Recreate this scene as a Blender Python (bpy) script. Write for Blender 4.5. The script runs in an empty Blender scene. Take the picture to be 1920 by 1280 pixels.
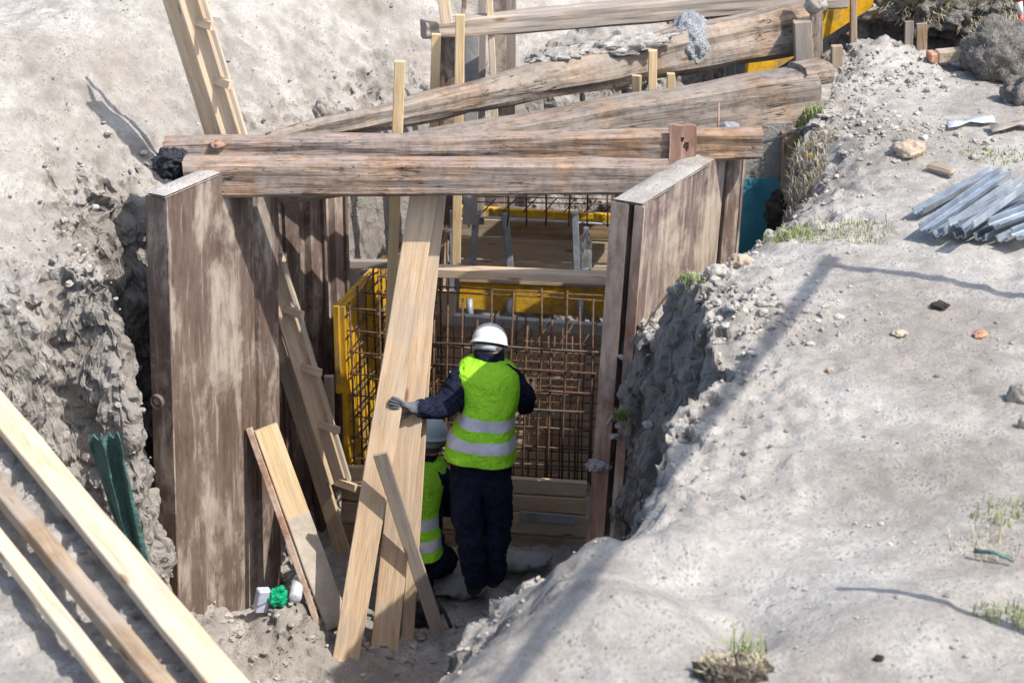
import bpy, bmesh, math, random
import numpy as np
from mathutils import Vector, Matrix, Quaternion
random.seed(7)
scene = bpy.context.scene
COL = scene.collection
R = math.radians

# ------------------------------------------------------------------ camera, sky, sun, exposure
H = 3.4; PITCH = 22.0; FPX = 4000.0
cam_d = bpy.data.cameras.new('camera'); cam = bpy.data.objects.new('camera', cam_d); COL.objects.link(cam)
cam.location = (0, 0, H); cam.rotation_euler = (R(90 - PITCH), 0, 0)
cam_d.sensor_width = 36; cam_d.lens = FPX / 1920 * 36; cam_d.clip_start = .1; cam_d.clip_end = 1000
cam_d.dof.use_dof = True; cam_d.dof.focus_distance = 12.2; cam_d.dof.aperture_fstop = 4.5
scene.camera = cam
SUN = Vector((.66, -.40, 1.0)).normalized()          # towards the sun
elev = math.asin(SUN.z); azim = math.atan2(SUN.x, SUN.y)
world = bpy.data.worlds.new('World'); scene.world = world; world.use_nodes = True
wn = world.node_tree.nodes; wl = world.node_tree.links
sky = wn.new('ShaderNodeTexSky'); sky.sky_type = 'NISHITA'; sky.sun_disc = False
sky.sun_elevation = elev; sky.sun_rotation = azim; sky.dust_density = 2.0
wl.new(sky.outputs[0], wn['Background'].inputs['Color']); wn['Background'].inputs['Strength'].default_value = .15
ld = bpy.data.lights.new('sun', 'SUN'); ld.energy = 3.2; ld.angle = R(.5); ld.color = (1, .955, .89)
lo = bpy.data.objects.new('sun', ld); COL.objects.link(lo); lo.rotation_euler = SUN.to_track_quat('Z', 'Y').to_euler()
scene.view_settings.view_transform = 'Standard'; scene.view_settings.look = 'None'
scene.view_settings.exposure = 0.80; scene.view_settings.gamma = 1
scene.render.engine = 'CYCLES'

# ------------------------------------------------------------------ pixel -> world helpers
_c, _s = math.cos(R(PITCH)), math.sin(R(PITCH))
def ray(px, py):
    x = (px - 960) / FPX; v = (640 - py) / FPX
    return Vector((x, _c + v * _s, -_s + v * _c))
def P(px, py, Y):
    r = ray(px, py); t = Y / r.y
    return Vector((r.x * t, Y, H + r.z * t))
def G(px, py, z=0.0):
    r = ray(px, py); t = (z - H) / r.z
    return Vector((r.x * t, r.y * t, z))
def mpp(p):                                           # metres per target pixel at p
    return (p[1] * _c + (H - p[2]) * _s) / FPX

# ------------------------------------------------------------------ numpy noise
_rng = np.random.RandomState(3)
_perm = _rng.permutation(512).astype(np.int64); _perm = np.concatenate([_perm, _perm, _perm])
_grad = _rng.randn(512, 3); _grad /= np.linalg.norm(_grad, axis=1)[:, None]
def pnoise(x, y, z):
    xi = np.floor(x).astype(np.int64); yi = np.floor(y).astype(np.int64); zi = np.floor(z).astype(np.int64)
    xf, yf, zf = x - xi, y - yi, z - zi
    u, v, w = [t * t * t * (t * (t * 6 - 15) + 10) for t in (xf, yf, zf)]
    out = 0
    for dx in (0, 1):
        for dy in (0, 1):
            for dz in (0, 1):
                h = _perm[(_perm[(_perm[(xi + dx) & 511] + yi + dy) & 511] + zi + dz) & 511]
                g = _grad[h]
                d = g[..., 0] * (xf - dx) + g[..., 1] * (yf - dy) + g[..., 2] * (zf - dz)
                out = out + d * (u if dx else 1 - u) * (v if dy else 1 - v) * (w if dz else 1 - w)
    return out
def fbm(x, y, z, f, o=4, g=.5):
    s = 0; a = 1
    for i in range(o):
        s = s + a * pnoise(x * f + 17.3 * i, y * f + 5.1 * i, z * f + 9.7 * i); f *= 2.03; a *= g
    return s
def worley(x, y, z, f):
    x, y, z = x * f, y * f, z * f; xi, yi, zi = [np.floor(t).astype(np.int64) for t in (x, y, z)]
    best = np.full(x.shape, 9.0); val = np.zeros(x.shape)
    for dx in (-1, 0, 1):
        for dy in (-1, 0, 1):
            for dz in (-1, 0, 1):
                h = _perm[(_perm[(_perm[(xi + dx) & 511] + yi + dy) & 511] + zi + dz) & 511]
                g = _grad[h] * .5 + .5
                d = (xi + dx + g[..., 0] - x) ** 2 + (yi + dy + g[..., 1] - y) ** 2 + (zi + dz + g[..., 2] - z) ** 2
                c = d < best; best = np.where(c, d, best); val = np.where(c, h / 511.0, val)
    return np.sqrt(best), val
def sstep(a, b, x):
    t = np.clip((x - a) / (b - a), 0, 1); return t * t * (3 - 2 * t)

# ------------------------------------------------------------------ materials
def new_mat(name):
    m = bpy.data.materials.new(name); m.use_nodes = True
    nt = m.node_tree; b = nt.nodes['Principled BSDF']
    return m, nt, b
def ramp(nt, stops, interp='LINEAR'):
    r = nt.nodes.new('ShaderNodeValToRGB'); r.color_ramp.interpolation = interp
    e = r.color_ramp.elements
    while len(e) > 1: e.remove(e[-1])
    e[0].position, e[0].color = stops[0][0], (*stops[0][1], 1) if len(stops[0][1]) == 3 else stops[0][1]
    for p, c in stops[1:]:
        n = e.new(p); n.color = (*c, 1)
    return r
def noise_node(nt, vec, scale, detail=6, rough=.6, dist=0.0):
    n = nt.nodes.new('ShaderNodeTexNoise'); n.inputs['Scale'].default_value = scale
    n.inputs['Detail'].default_value = detail; n.inputs['Roughness'].default_value = rough
    n.inputs['Distortion'].default_value = dist
    if vec is not None: nt.links.new(vec, n.inputs['Vector'])
    return n
def mapping(nt, scale=(1, 1, 1), kind='Object', rand=True):
    tc = nt.nodes.new('ShaderNodeTexCoord'); mp = nt.nodes.new('ShaderNodeMapping')
    mp.inputs['Scale'].default_value = scale
    if rand:
        oi = nt.nodes.new('ShaderNodeObjectInfo'); mul = nt.nodes.new('ShaderNodeVectorMath'); mul.operation = 'SCALE'
        mul.inputs[0].default_value = (31.7, 17.3, 23.9); nt.links.new(oi.outputs['Random'], mul.inputs['Scale'])
        nt.links.new(mul.outputs[0], mp.inputs['Location'])
    nt.links.new(tc.outputs[kind], mp.inputs['Vector'])
    return mp.outputs[0]
def mix(nt, fac, a, b, mode='MIX'):
    m = nt.nodes.new('ShaderNodeMix'); m.data_type = 'RGBA'; m.blend_type = mode
    for sock, v in ((m.inputs[0], fac), (m.inputs[6], a), (m.inputs[7], b)):
        if isinstance(v, (int, float)): sock.default_value = v
        elif isinstance(v, tuple): sock.default_value = (*v, 1)
        else: nt.links.new(v, sock)
    return m.outputs[2]
def bump(nt, b, h, strength, dist, prev=None):
    n = nt.nodes.new('ShaderNodeBump'); n.inputs['Strength'].default_value = strength
    n.inputs['Distance'].default_value = dist; nt.links.new(h, n.inputs['Height'])
    if prev: nt.links.new(prev, n.inputs['Normal'])
    nt.links.new(n.outputs[0], b.inputs['Normal']); return n.outputs[0]

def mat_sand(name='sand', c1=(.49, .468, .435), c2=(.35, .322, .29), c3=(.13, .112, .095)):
    m, nt, b = new_mat(name); v = mapping(nt, rand=False)
    n1 = noise_node(nt, v, .9, 5, .6, .4); n2 = noise_node(nt, v, 7, 8, .7); n3 = noise_node(nt, v, 60, 6, .75)
    n4 = noise_node(nt, v, 24, 3, .6)
    r1 = ramp(nt, [(.36, c2), (.56, c1)]); nt.links.new(n1.outputs['Fac'], r1.inputs[0])
    r2 = ramp(nt, [(.38, (.72, .70, .68)), (.58, (1.03, 1.02, 1.0))]); nt.links.new(n2.outputs['Fac'], r2.inputs[0])
    c = mix(nt, .85, r1.outputs[0], r2.outputs[0], 'MULTIPLY')
    r3 = ramp(nt, [(.27, (.45, .42, .40)), (.42, (1, 1, 1))]); nt.links.new(n3.outputs['Fac'], r3.inputs[0])
    c = mix(nt, .8, c, r3.outputs[0], 'MULTIPLY')
    n5 = noise_node(nt, v, 130, 4, .7); r5 = ramp(nt, [(.30, (.42, .39, .37)), (.40, (1, 1, 1)), (.66, (1, 1, 1)), (.74, (1.18, 1.16, 1.14))]); nt.links.new(n5.outputs['Fac'], r5.inputs[0])
    c = mix(nt, .8, c, r5.outputs[0], 'MULTIPLY')
    n6 = noise_node(nt, v, 2.7, 6, .75, .6); r6 = ramp(nt, [(.36, (.82, .81, .80)), (.5, (1, 1, 1)), (.62, (1.04, 1.02, 1.0))]); nt.links.new(n6.outputs['Fac'], r6.inputs[0])
    c = mix(nt, .8, c, r6.outputs[0], 'MULTIPLY')
    vd = nt.nodes.new('ShaderNodeTexVoronoi'); vd.inputs['Scale'].default_value = 17; nt.links.new(v, vd.inputs['Vector'])
    rd = ramp(nt, [(.05, (.30, .27, .25)), (.12, (1, 1, 1))]); nt.links.new(vd.outputs['Distance'], rd.inputs[0]); c = mix(nt, .75, c, rd.outputs[0], 'MULTIPLY')
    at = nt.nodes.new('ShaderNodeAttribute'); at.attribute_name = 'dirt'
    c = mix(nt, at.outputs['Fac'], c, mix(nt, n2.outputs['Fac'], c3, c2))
    nt.links.new(c, b.inputs['Base Color']); b.inputs['Roughness'].default_value = .95
    b.inputs['Specular IOR Level'].default_value = .15
    p = bump(nt, b, n4.outputs['Fac'], .5, .016); p = bump(nt, b, n3.outputs['Fac'], .7, .012, p)
    vo = nt.nodes.new('ShaderNodeTexVoronoi'); nt.links.new(v, vo.inputs['Vector']); vo.inputs['Scale'].default_value = 45
    vm = nt.nodes.new('ShaderNodeMath'); vm.operation = 'MULTIPLY'; rv = ramp(nt, [(.0, (1, 1, 1)), (.5, (0, 0, 0))]); nt.links.new(vo.outputs['Distance'], rv.inputs[0])
    rn = ramp(nt, [(.48, (0, 0, 0)), (.62, (1, 1, 1))]); nt.links.new(n2.outputs['Fac'], rn.inputs[0])
    nt.links.new(rv.outputs[0], vm.inputs[0]); nt.links.new(rn.outputs[0], vm.inputs[1]); p = bump(nt, b, vm.outputs[0], .8, .012, p)
    nn = noise_node(nt, v, 240, 3, .7); bump(nt, b, nn.outputs['Fac'], .35, .004, p)
    return m
def mat_wood(name, cols, stain=None, stain_amt=.0, dirt=None, gscale=1.0, rough=.75, bumpv=.35, crack=False):
    m, nt, b = new_mat(name)
    v = mapping(nt, (1.6 * gscale, 20 * gscale, 20 * gscale)); v2 = mapping(nt, (7 * gscale, 120 * gscale, 120 * gscale)); v4 = mapping(nt, (2.2, 26, 26)); v3 = mapping(nt, (1, 1, 1))
    n1 = noise_node(nt, v, 1.0, 5, .6, .8); n2 = noise_node(nt, v2, 1.0, 4, .6, .3); n3 = noise_node(nt, v3, 2.6, 5, .65, .3)
    r1 = ramp(nt, [(.30, cols[0]), (.5, cols[1]), (.68, cols[2])]); nt.links.new(n1.outputs['Fac'], r1.inputs[0])
    r2 = ramp(nt, [(.34, (.62, .6, .58)), (.5, (1, 1, 1))]); nt.links.new(n2.outputs['Fac'], r2.inputs[0])
    c = mix(nt, .6, r1.outputs[0], r2.outputs[0], 'MULTIPLY')
    if stain:
        rs = ramp(nt, [(.5 - stain_amt * .2, (0, 0, 0)), (.62 - stain_amt * .1, (1, 1, 1))]); nt.links.new(n3.outputs['Fac'], rs.inputs[0])
        mm = nt.nodes.new('ShaderNodeMath'); mm.operation = 'MULTIPLY'; mm.inputs[1].default_value = stain_amt
        nt.links.new(rs.outputs[0], mm.inputs[0]); c = mix(nt, mm.outputs[0], c, stain)
    if crack:
        nc = noise_node(nt, v4, 1.0, 3, .5, .6)
        rc = ramp(nt, [(.485, (1, 1, 1)), (.4985, (.12, .10, .09)), (.5015, (.12, .10, .09)), (.515, (1, 1, 1))]); nt.links.new(nc.outputs['Fac'], rc.inputs[0])
        nc2 = noise_node(nt, v3, 4, 2, .5); rc2 = ramp(nt, [(.46, (0, 0, 0)), (.56, (1, 1, 1))]); nt.links.new(nc2.outputs['Fac'], rc2.inputs[0])
        c = mix(nt, rc2.outputs[0], c, mix(nt, 1.0, c, rc.outputs[0], 'MULTIPLY'))
        nf = noise_node(nt, v3, 16, 6, .7); rf = ramp(nt, [(.36, (.55, .52, .5)), (.55, (1.08, 1.06, 1.04))]); nt.links.new(nf.outputs['Fac'], rf.inputs[0])
        c = mix(nt, .7, c, rf.outputs[0], 'MULTIPLY')
    # knots
    vo = nt.nodes.new('ShaderNodeTexVoronoi'); vk = mapping(nt, (2.2, 9, 9)); nt.links.new(vk, vo.inputs['Vector']); vo.inputs['Scale'].default_value = 1.0
    rk = ramp(nt, [(.06, (.35, .22, .14)), (.13, (1, 1, 1))]); nt.links.new(vo.outputs['Distance'], rk.inputs[0])
    c = mix(nt, .75, c, rk.outputs[0], 'MULTIPLY')
    oi = nt.nodes.new('ShaderNodeObjectInfo'); ro = ramp(nt, [(0, (.86, .86, .88)), (1, (1.06, 1.03, 1.0))]); nt.links.new(oi.outputs['Random'], ro.inputs[0])
    c = mix(nt, 1.0, c, ro.outputs[0], 'MULTIPLY')
    nt.links.new(c, b.inputs['Base Color']); b.inputs['Roughness'].default_value = rough; b.inputs['Specular IOR Level'].default_value = .25
    p = bump(nt, b, n1.outputs['Fac'], bumpv, .012); bump(nt, b, n2.outputs['Fac'], bumpv, .004, p)
    return m
def mat_streak(name, base, base2, streak, amt=.5, metal=0.0, rough=.7, zs=.7):
    m, nt, b = new_mat(name)
    v = mapping(nt, (5.5, 5.5, zs)); v2 = mapping(nt, (1, 1, .6)); v3 = mapping(nt, (26, 26, 5))
    n1 = noise_node(nt, v, 1.0, 7, .62, .5); n2 = noise_node(nt, v2, 3.2, 7, .7, .3); n3 = noise_node(nt, v3, 1, 5, .6)
    r0 = ramp(nt, [(.35, base), (.65, base2)]); nt.links.new(n2.outputs['Fac'], r0.inputs[0])
    add = nt.nodes.new('ShaderNodeMath'); add.operation = 'ADD'; nt.links.new(n1.outputs['Fac'], add.inputs[0])
    sc = nt.nodes.new('ShaderNodeMath'); sc.operation = 'MULTIPLY_ADD'; sc.inputs[1].default_value = 1.3; sc.inputs[2].default_value = -.65
    nt.links.new(n2.outputs['Fac'], sc.inputs[0]); nt.links.new(sc.outputs[0], add.inputs[1])
    r1 = ramp(nt, [(.60 - amt * .22, (0, 0, 0)), (.76 - amt * .14, (1, 1, 1))]); nt.links.new(add.outputs[0], r1.inputs[0])
    c = mix(nt, r1.outputs[0], r0.outputs[0], streak)
    v5 = mapping(nt, (30, 30, 2.2)); n5 = noise_node(nt, v5, 1.0, 6, .7, .4); r5 = ramp(nt, [(.56, (0, 0, 0)), (.66, (.7, .7, .7))]); nt.links.new(n5.outputs['Fac'], r5.inputs[0])
    c = mix(nt, r5.outputs[0], c, streak)
    r3 = ramp(nt, [(.35, (.6, .57, .55)), (.55, (1, 1, 1))]); nt.links.new(n3.outputs['Fac'], r3.inputs[0])
    c = mix(nt, .7, c, r3.outputs[0], 'MULTIPLY')
    nt.links.new(c, b.inputs['Base Color']); b.inputs['Roughness'].default_value = rough; b.inputs['Metallic'].default_value = metal
    b.inputs['Specular IOR Level'].default_value = .3
    p = bump(nt, b, n1.outputs['Fac'], .4, .01); bump(nt, b, n3.outputs['Fac'], .3, .004, p)
    return m
def mat_noise(name, a, c, scale=8, rough=.8, metal=0.0, bumpd=.006, bs=.4, detail=6, lo_=.35, hi=.65, spec=.3, trans=0.0, sheen=0.0):
    m, nt, b = new_mat(name); v = mapping(nt)
    n = noise_node(nt, v, scale, detail, .65); r = ramp(nt, [(lo_, a), (hi, c)]); nt.links.new(n.outputs['Fac'], r.inputs[0])
    nt.links.new(r.outputs[0], b.inputs['Base Color']); b.inputs['Roughness'].default_value = rough; b.inputs['Metallic'].default_value = metal
    b.inputs['Specular IOR Level'].default_value = spec; b.inputs['Transmission Weight'].default_value = trans
    n2 = noise_node(nt, v, scale * 4, 5, .6); p = bump(nt, b, n.outputs['Fac'], bs, bumpd * 2); bump(nt, b, n2.outputs['Fac'], bs, bumpd, p)
    return m

M = {}
M['sand'] = mat_sand()
M['clod'] = mat_noise('soil_clod', (.24, .21, .18), (.50, .465, .42), 14, .95, bumpd=.01, bs=.6, spec=.1)
M['pebble'] = mat_noise('pebble', (.12, .10, .085), (.52, .48, .43), 1.7, .85, spec=.2)
M['pine'] = mat_wood('new_pine', [(.52, .36, .22), (.66, .49, .32), (.74, .58, .41)], (.47, .42, .35), .45)
M['pine_pale'] = mat_wood('pale_pine', [(.56, .41, .25), (.72, .57, .38), (.78, .66, .48)], (.46, .42, .36), .6)
M['pine_yellow'] = mat_wood('yellow_pine', [(.54, .38, .20), (.67, .50, .28), (.73, .57, .36)], (.50, .40, .26), .3)
M['board_grey'] = mat_wood('weathered_board', [(.26, .20, .155), (.38, .31, .245), (.48, .41, .33)], (.27, .25, .23), .6)
M['beam'] = mat_wood('old_beam', [(.075, .048, .032), (.37, .235, .145), (.53, .37, .245)], (.31, .28, .26), .7, bumpv=.9, crack=True)
M['log'] = mat_wood('old_log', [(.06, .042, .03), (.29, .205, .14), (.43, .33, .24)], (.27, .25, .225), .75, gscale=.8, bumpv=1.0, crack=True)
M['beam_brown'] = mat_wood('brown_timber', [(.22, .14, .075), (.36, .245, .14), (.47, .35, .22)], (.45, .42, .37), .45, bumpv=.5)
M['rust'] = mat_streak('rusty_sheet_steel', (.125, .082, .064), (.225, .168, .138), (.42, .355, .295), .46)
M['rust_pale'] = mat_streak('dusty_rusty_steel', (.15, .105, .092), (.285, .225, .20), (.47, .395, .315), .62)
M['rust_red'] = mat_streak('red_rusty_steel', (.26, .14, .10), (.40, .26, .19), (.50, .39, .31), .35)
M['rebar_dull'] = mat_noise('dull_rebar', (.09, .07, .06), (.17, .14, .12), 30, .8)
M['rebar'] = mat_noise('rusty_rebar', (.075, .045, .032), (.20, .12, .075), 30, .8, .1)
M['yellow'] = mat_streak('yellow_formwork_board', (.58, .31, .015), (.70, .41, .03), (.36, .24, .08), .42, zs=3, rough=.5)
M['ply'] = mat_wood('formwork_plywood', [(.50, .355, .22), (.64, .48, .32), (.70, .56, .40)], (.50, .43, .35), .5)
M['greywood'] = mat_noise('cement_stained_board', (.26, .26, .25), (.40, .39, .37), 6, .85)
M['galv'] = mat_noise('galvanised_steel', (.30, .34, .38), (.52, .57, .62), 7, .45, .75, bumpd=.002, bs=.2, spec=.5)
M['strut'] = mat_noise('grey_steel', (.22, .25, .28), (.36, .40, .44), 12, .5, .3)
M['cement'] = mat_noise('cement_lump', (.50, .52, .55), (.66, .67, .69), 22, .9, bumpd=.02, bs=.8)
M['cement_dull'] = mat_noise('dried_cement_skin', (.40, .35, .28), (.54, .48, .40), 9, .9, bumpd=.006)
M['teal'] = mat_noise('teal_sheet', (.04, .19, .24), (.085, .28, .33), 6, .5)
M['navy'] = mat_noise('navy_workwear', (.020, .028, .062), (.045, .06, .12), 9, .85, bumpd=.035, bs=1.0, spec=.15)
M['vest'] = mat_noise('green_vest_cloth', (.31, .76, .03), (.42, .90, .045), 4, .75, bumpd=.022, bs=.9, spec=.2)
M['tape'] = mat_noise('reflective_tape', (.52, .53, .60), (.68, .69, .76), 20, .4, bumpd=.004, spec=.5)
M['helmet'] = mat_noise('white_helmet_shell', (.84, .85, .87), (.90, .91, .92), 4, .3, bumpd=.0005, bs=.1, spec=.5)
M['helmet_b'] = mat_noise('pale_helmet_shell', (.50, .60, .68), (.60, .70, .78), 4, .3, bumpd=.0005, bs=.1, spec=.5)
M['band'] = mat_noise('grey_plastic', (.33, .35, .38), (.45, .47, .5), 20, .4)
M['black'] = mat_noise('black_plastic', (.012, .013, .018), (.035, .04, .055), 8, .35, bumpd=.03, bs=.7, spec=.5)
M['skin'] = mat_noise('skin', (.42, .21, .14), (.52, .28, .19), 10, .6)
M['hair'] = mat_noise('grey_hair', (.05, .045, .04), (.16, .15, .14), 60, .8)
M['glove'] = mat_noise('grey_glove', (.065, .07, .085), (.14, .15, .175), 18, .8, bumpd=.006)
M['boot'] = mat_noise('boot_leather', (.01, .01, .014), (.035, .035, .04), 12, .6)
M['tarp'] = mat_noise('green_tarp', (.055, .13, .12), (.10, .21, .19), 7, .6, bumpd=.02, bs=.7)
M['greenplastic'] = mat_noise('green_plastic', (.0, .27, .12), (.01, .38, .19), 7, .3)
M['lilac'] = mat_noise('pale_carton', (.42, .45, .58), (.55, .57, .68), 7, .5)
M['clear'] = mat_noise('clear_plastic', (.75, .8, .82), (.85, .9, .92), 5, .12, trans=.85)
M['film'] = mat_noise('plastic_film', (.62, .65, .7), (.8, .82, .86), 9, .25, trans=.3)
M['stone'] = mat_noise('tan_stone', (.33, .25, .18), (.55, .45, .34), 9, .85, bumpd=.02)
M['stone_grey'] = mat_noise('grey_stone', (.2, .175, .15), (.42, .38, .33), 9, .85, bumpd=.02)
M['brick'] = mat_noise('broken_brick', (.42, .19, .10), (.58, .36, .24), 14, .85, bumpd=.01)
M['grass'] = mat_noise('green_grass', (.12, .18, .045), (.36, .38, .15), 30, .8)
M['grass_dry'] = mat_noise('dry_grass', (.32, .27, .17), (.60, .53, .38), 30, .85)
M['turf_soil'] = mat_noise('dry_turf_soil', (.27, .24, .205), (.54, .49, .425), 14, .95, bumpd=.03, bs=.9)
M['root'] = mat_noise('dark_root_soil', (.10, .075, .058), (.30, .25, .20), 20, .95, bumpd=.03, bs=.9)
M['red'] = mat_noise('red_paint', (.6, .03, .04), (.7, .05, .06), 9, .4)
M['white'] = mat_noise('white_paint', (.75, .75, .76), (.82, .82, .83), 9, .4)

# ------------------------------------------------------------------ object helpers
def link(o, parent=None):
    COL.objects.link(o)
    if parent is not None:
        o.parent = parent; o.matrix_parent_inverse = parent.matrix_basis.inverted()
    return o
def tag(o, label=None, cat=None, group=None, kind=None):
    if label: o['label'] = label
    if cat: o['category'] = cat
    if group: o['group'] = group
    if kind: o['kind'] = kind
    return o
def empty(name, loc, label, cat, group=None):
    o = bpy.data.objects.new(name, None); o.empty_display_size = .1; o.location = loc; COL.objects.link(o)
    return tag(o, label, cat, group)
def mesh_obj(name, verts, faces, mat, parent=None, matrix=None, smooth=False, mats=None, midx=None):
    me = bpy.data.meshes.new(name); me.from_pydata([tuple(v) for v in verts], [], faces); me.update()
    for m_ in (mats or [mat]): me.materials.append(m_)
    if midx is not None: me.polygons.foreach_set('material_index', midx)
    if smooth: me.polygons.foreach_set('use_smooth', [True] * len(me.polygons))
    o = bpy.data.objects.new(name, me)
    if matrix is not None: o.matrix_basis = matrix
    return link(o, parent)
def frame(A, B, wdir):
    A = Vector(A); B = Vector(B); x = (B - A); L = x.length; x.normalize()
    y = Vector(wdir); y = (y - x * y.dot(x)).normalized(); z = x.cross(y)
    m = Matrix((x, y, z)).transposed().to_4x4(); m.translation = A
    return m, L
def loft(name, A, B, cs0, mat, cs1=None, wdir=(1, 0, 0), n=20, jit=0.0, bend=0.0, parent=None, seed=0, smooth=False, jf=3.0, endj=0.0):
    """cs0/cs1: cross section (y,z) lists at both ends; length along local X."""
    m, L = frame(A, B, wdir); cs1 = cs1 or cs0; k = len(cs0); V = []; F = []
    rs = random.Random(seed * 13 + 5); ph = rs.random() * 50
    for i in range(n + 1):
        t = i / n; x = L * t; oy = bend * math.sin(math.pi * t); 
        for j, (a, b) in enumerate(zip(cs0, cs1)):
            y = a[0] * (1 - t) + b[0] * t; z = a[1] * (1 - t) + b[1] * t
            q = np.array([x * jf + ph]); 
            dn = float(pnoise(q, np.array([y * 9 + j * .37]), np.array([z * 9 + ph]))[0]) * jit * 2
            l = math.hypot(y, z) or 1
            xe = 0
            if endj and i in (0, n): xe = (rs.random() - .5) * endj
            V.append((x + xe, y + y / l * dn, z + z / l * dn + oy))
    for i in range(n):
        for j in range(k):
            a = i * k + j; b = i * k + (j + 1) % k
            F.append((a, b, b + k, a + k))
    F.append(tuple(reversed(range(k)))); F.append(tuple(range(n * k, n * k + k)))
    return mesh_obj(name, V, F, mat, parent, m, smooth)
def rect_cs(w, t, c=.004):
    w /= 2; t /= 2
    return [(-w + c, -t), (w - c, -t), (w, -t + c), (w, t - c), (w - c, t), (-w + c, t), (-w, t - c), (-w, -t + c)]
def round_cs(r, k=16, sq=2.0, seed=0, rough=.0, ry=1.0):
    rs = random.Random(seed); o = []
    for i in range(k):
        a = 2 * math.pi * i / k; c, s = math.cos(a), math.sin(a)
        f = (abs(c) ** sq + abs(s) ** sq) ** (-1 / sq) * (1 + (rs.random() - .5) * rough)
        o.append((r * c * f, r * s * f * ry))
    return o
def board(name, A, B, wpx, t, mat, label=None, cat=None, group=None, wdir=(1, 0, 0), parent=None, w=None, jit=.002, seed=0, bend=0.0, n=16):
    A = Vector(A); B = Vector(B)
    ww = w if w else wpx * mpp((A + B) / 2)
    o = loft(name, A, B, rect_cs(ww, t), M[mat], wdir=wdir, jit=jit, parent=parent, seed=seed, bend=bend, n=n)
    return tag(o, label, cat, group)
def box(name, c, size, mat, parent=None, rot=None, bev=.004, label=None, cat=None):
    bm = bmesh.new(); bmesh.ops.create_cube(bm, size=1.0)
    bmesh.ops.scale(bm, vec=size, verts=bm.verts)
    if bev: bmesh.ops.bevel(bm, geom=bm.edges[:], offset=bev, segments=1, affect='EDGES')
    me = bpy.data.meshes.new(name); bm.to_mesh(me); bm.free(); me.materials.append(M[mat])
    o = bpy.data.objects.new(name, me)
    o.matrix_basis = Matrix.Translation(c) @ (rot.to_matrix().to_4x4() if rot else Matrix.Identity(4))
    link(o, parent); return tag(o, label, cat)
def tube(name, pts, r, mat, parent=None, k=8, taper=None, smooth=True):
    V = []; F = []; pts = [Vector(p) for p in pts]; n = len(pts); o0 = pts[0].copy(); ref = None
    for i, p in enumerate(pts):
        d = (pts[min(i + 1, n - 1)] - pts[max(i - 1, 0)]).normalized()
        if ref is None: ref = Vector((0, 0, 1)) if abs(d.z) < .9 else Vector((1, 0, 0))
        a = (ref - d * ref.dot(d)).normalized(); b = d.cross(a); ref = a
        rr = r if taper is None else r * (1 + (taper - 1) * i / (n - 1))
        for j in range(k):
            t = 2 * math.pi * j / k; V.append(p - o0 + a * math.cos(t) * rr + b * math.sin(t) * rr)
    for i in range(n - 1):
        for j in range(k):
            a = i * k + j; b = i * k + (j + 1) % k; F.append((a, b, b + k, a + k))
    F.append(tuple(reversed(range(k)))); F.append(tuple(range((n - 1) * k, n * k)))
    return mesh_obj(name, V, F, M[mat], parent, Matrix.Translation(o0), smooth)
def vext(name, prof, zt, zb, mat, shift=(0, 0), parent=None, n=12, ztops=None):
    """vertical extrusion of a plan profile (closed), sheared by shift towards the bottom"""
    V = []; F = []; k = len(prof); o0 = Vector((prof[0][0], prof[0][1], zb))
    for i in range(n + 1):
        t = i / n
        for j, (x, y) in enumerate(prof):
            top = ztops[j] if ztops else zt
            V.append(Vector((x + shift[0] * t, y + shift[1] * t, top + (zb - top) * t)) - o0)
    for i in range(n):
        for j in range(k):
            a = i * k + j; b = i * k + (j + 1) % k; F.append((a, a + k, b + k, b))
    F.append(tuple(range(k))); F.append(tuple(reversed(range(n * k, n * k + k))))
    o = mesh_obj(name, V, F, M[mat], parent, Matrix.Translation(o0))
    return o
def lump(name, c, size, mat, seed=0, sub=4, rough=.25, f=2.0, parent=None, label=None, cat=None, group=None, rot=None, flat=0.0, smooth=True):
    bm = bmesh.new(); bmesh.ops.create_icosphere(bm, subdivisions=sub, radius=1.0)
    co = np.array([v.co[:] for v in bm.verts]); s = seed * 3.7
    q_ = co * np.array(size) / np.mean(size); d = 1 + rough * fbm(q_[:, 0] + s, q_[:, 1] + s, q_[:, 2], f, 5) * 1.3
    for v, k_ in zip(bm.verts, d):
        q = v.co * float(k_)
        if flat and q.z < -flat: q.z = -flat
        v.co = Vector((q.x * size[0], q.y * size[1], q.z * size[2]))
    me = bpy.data.meshes.new(name); bm.to_mesh(me); bm.free(); me.materials.append(M[mat])
    if smooth: me.polygons.foreach_set('use_smooth', [True] * len(me.polygons))
    o = bpy.data.objects.new(name, me); o.location = c
    if rot: o.rotation_euler = rot
    link(o, parent); return tag(o, label, cat, group)

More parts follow.
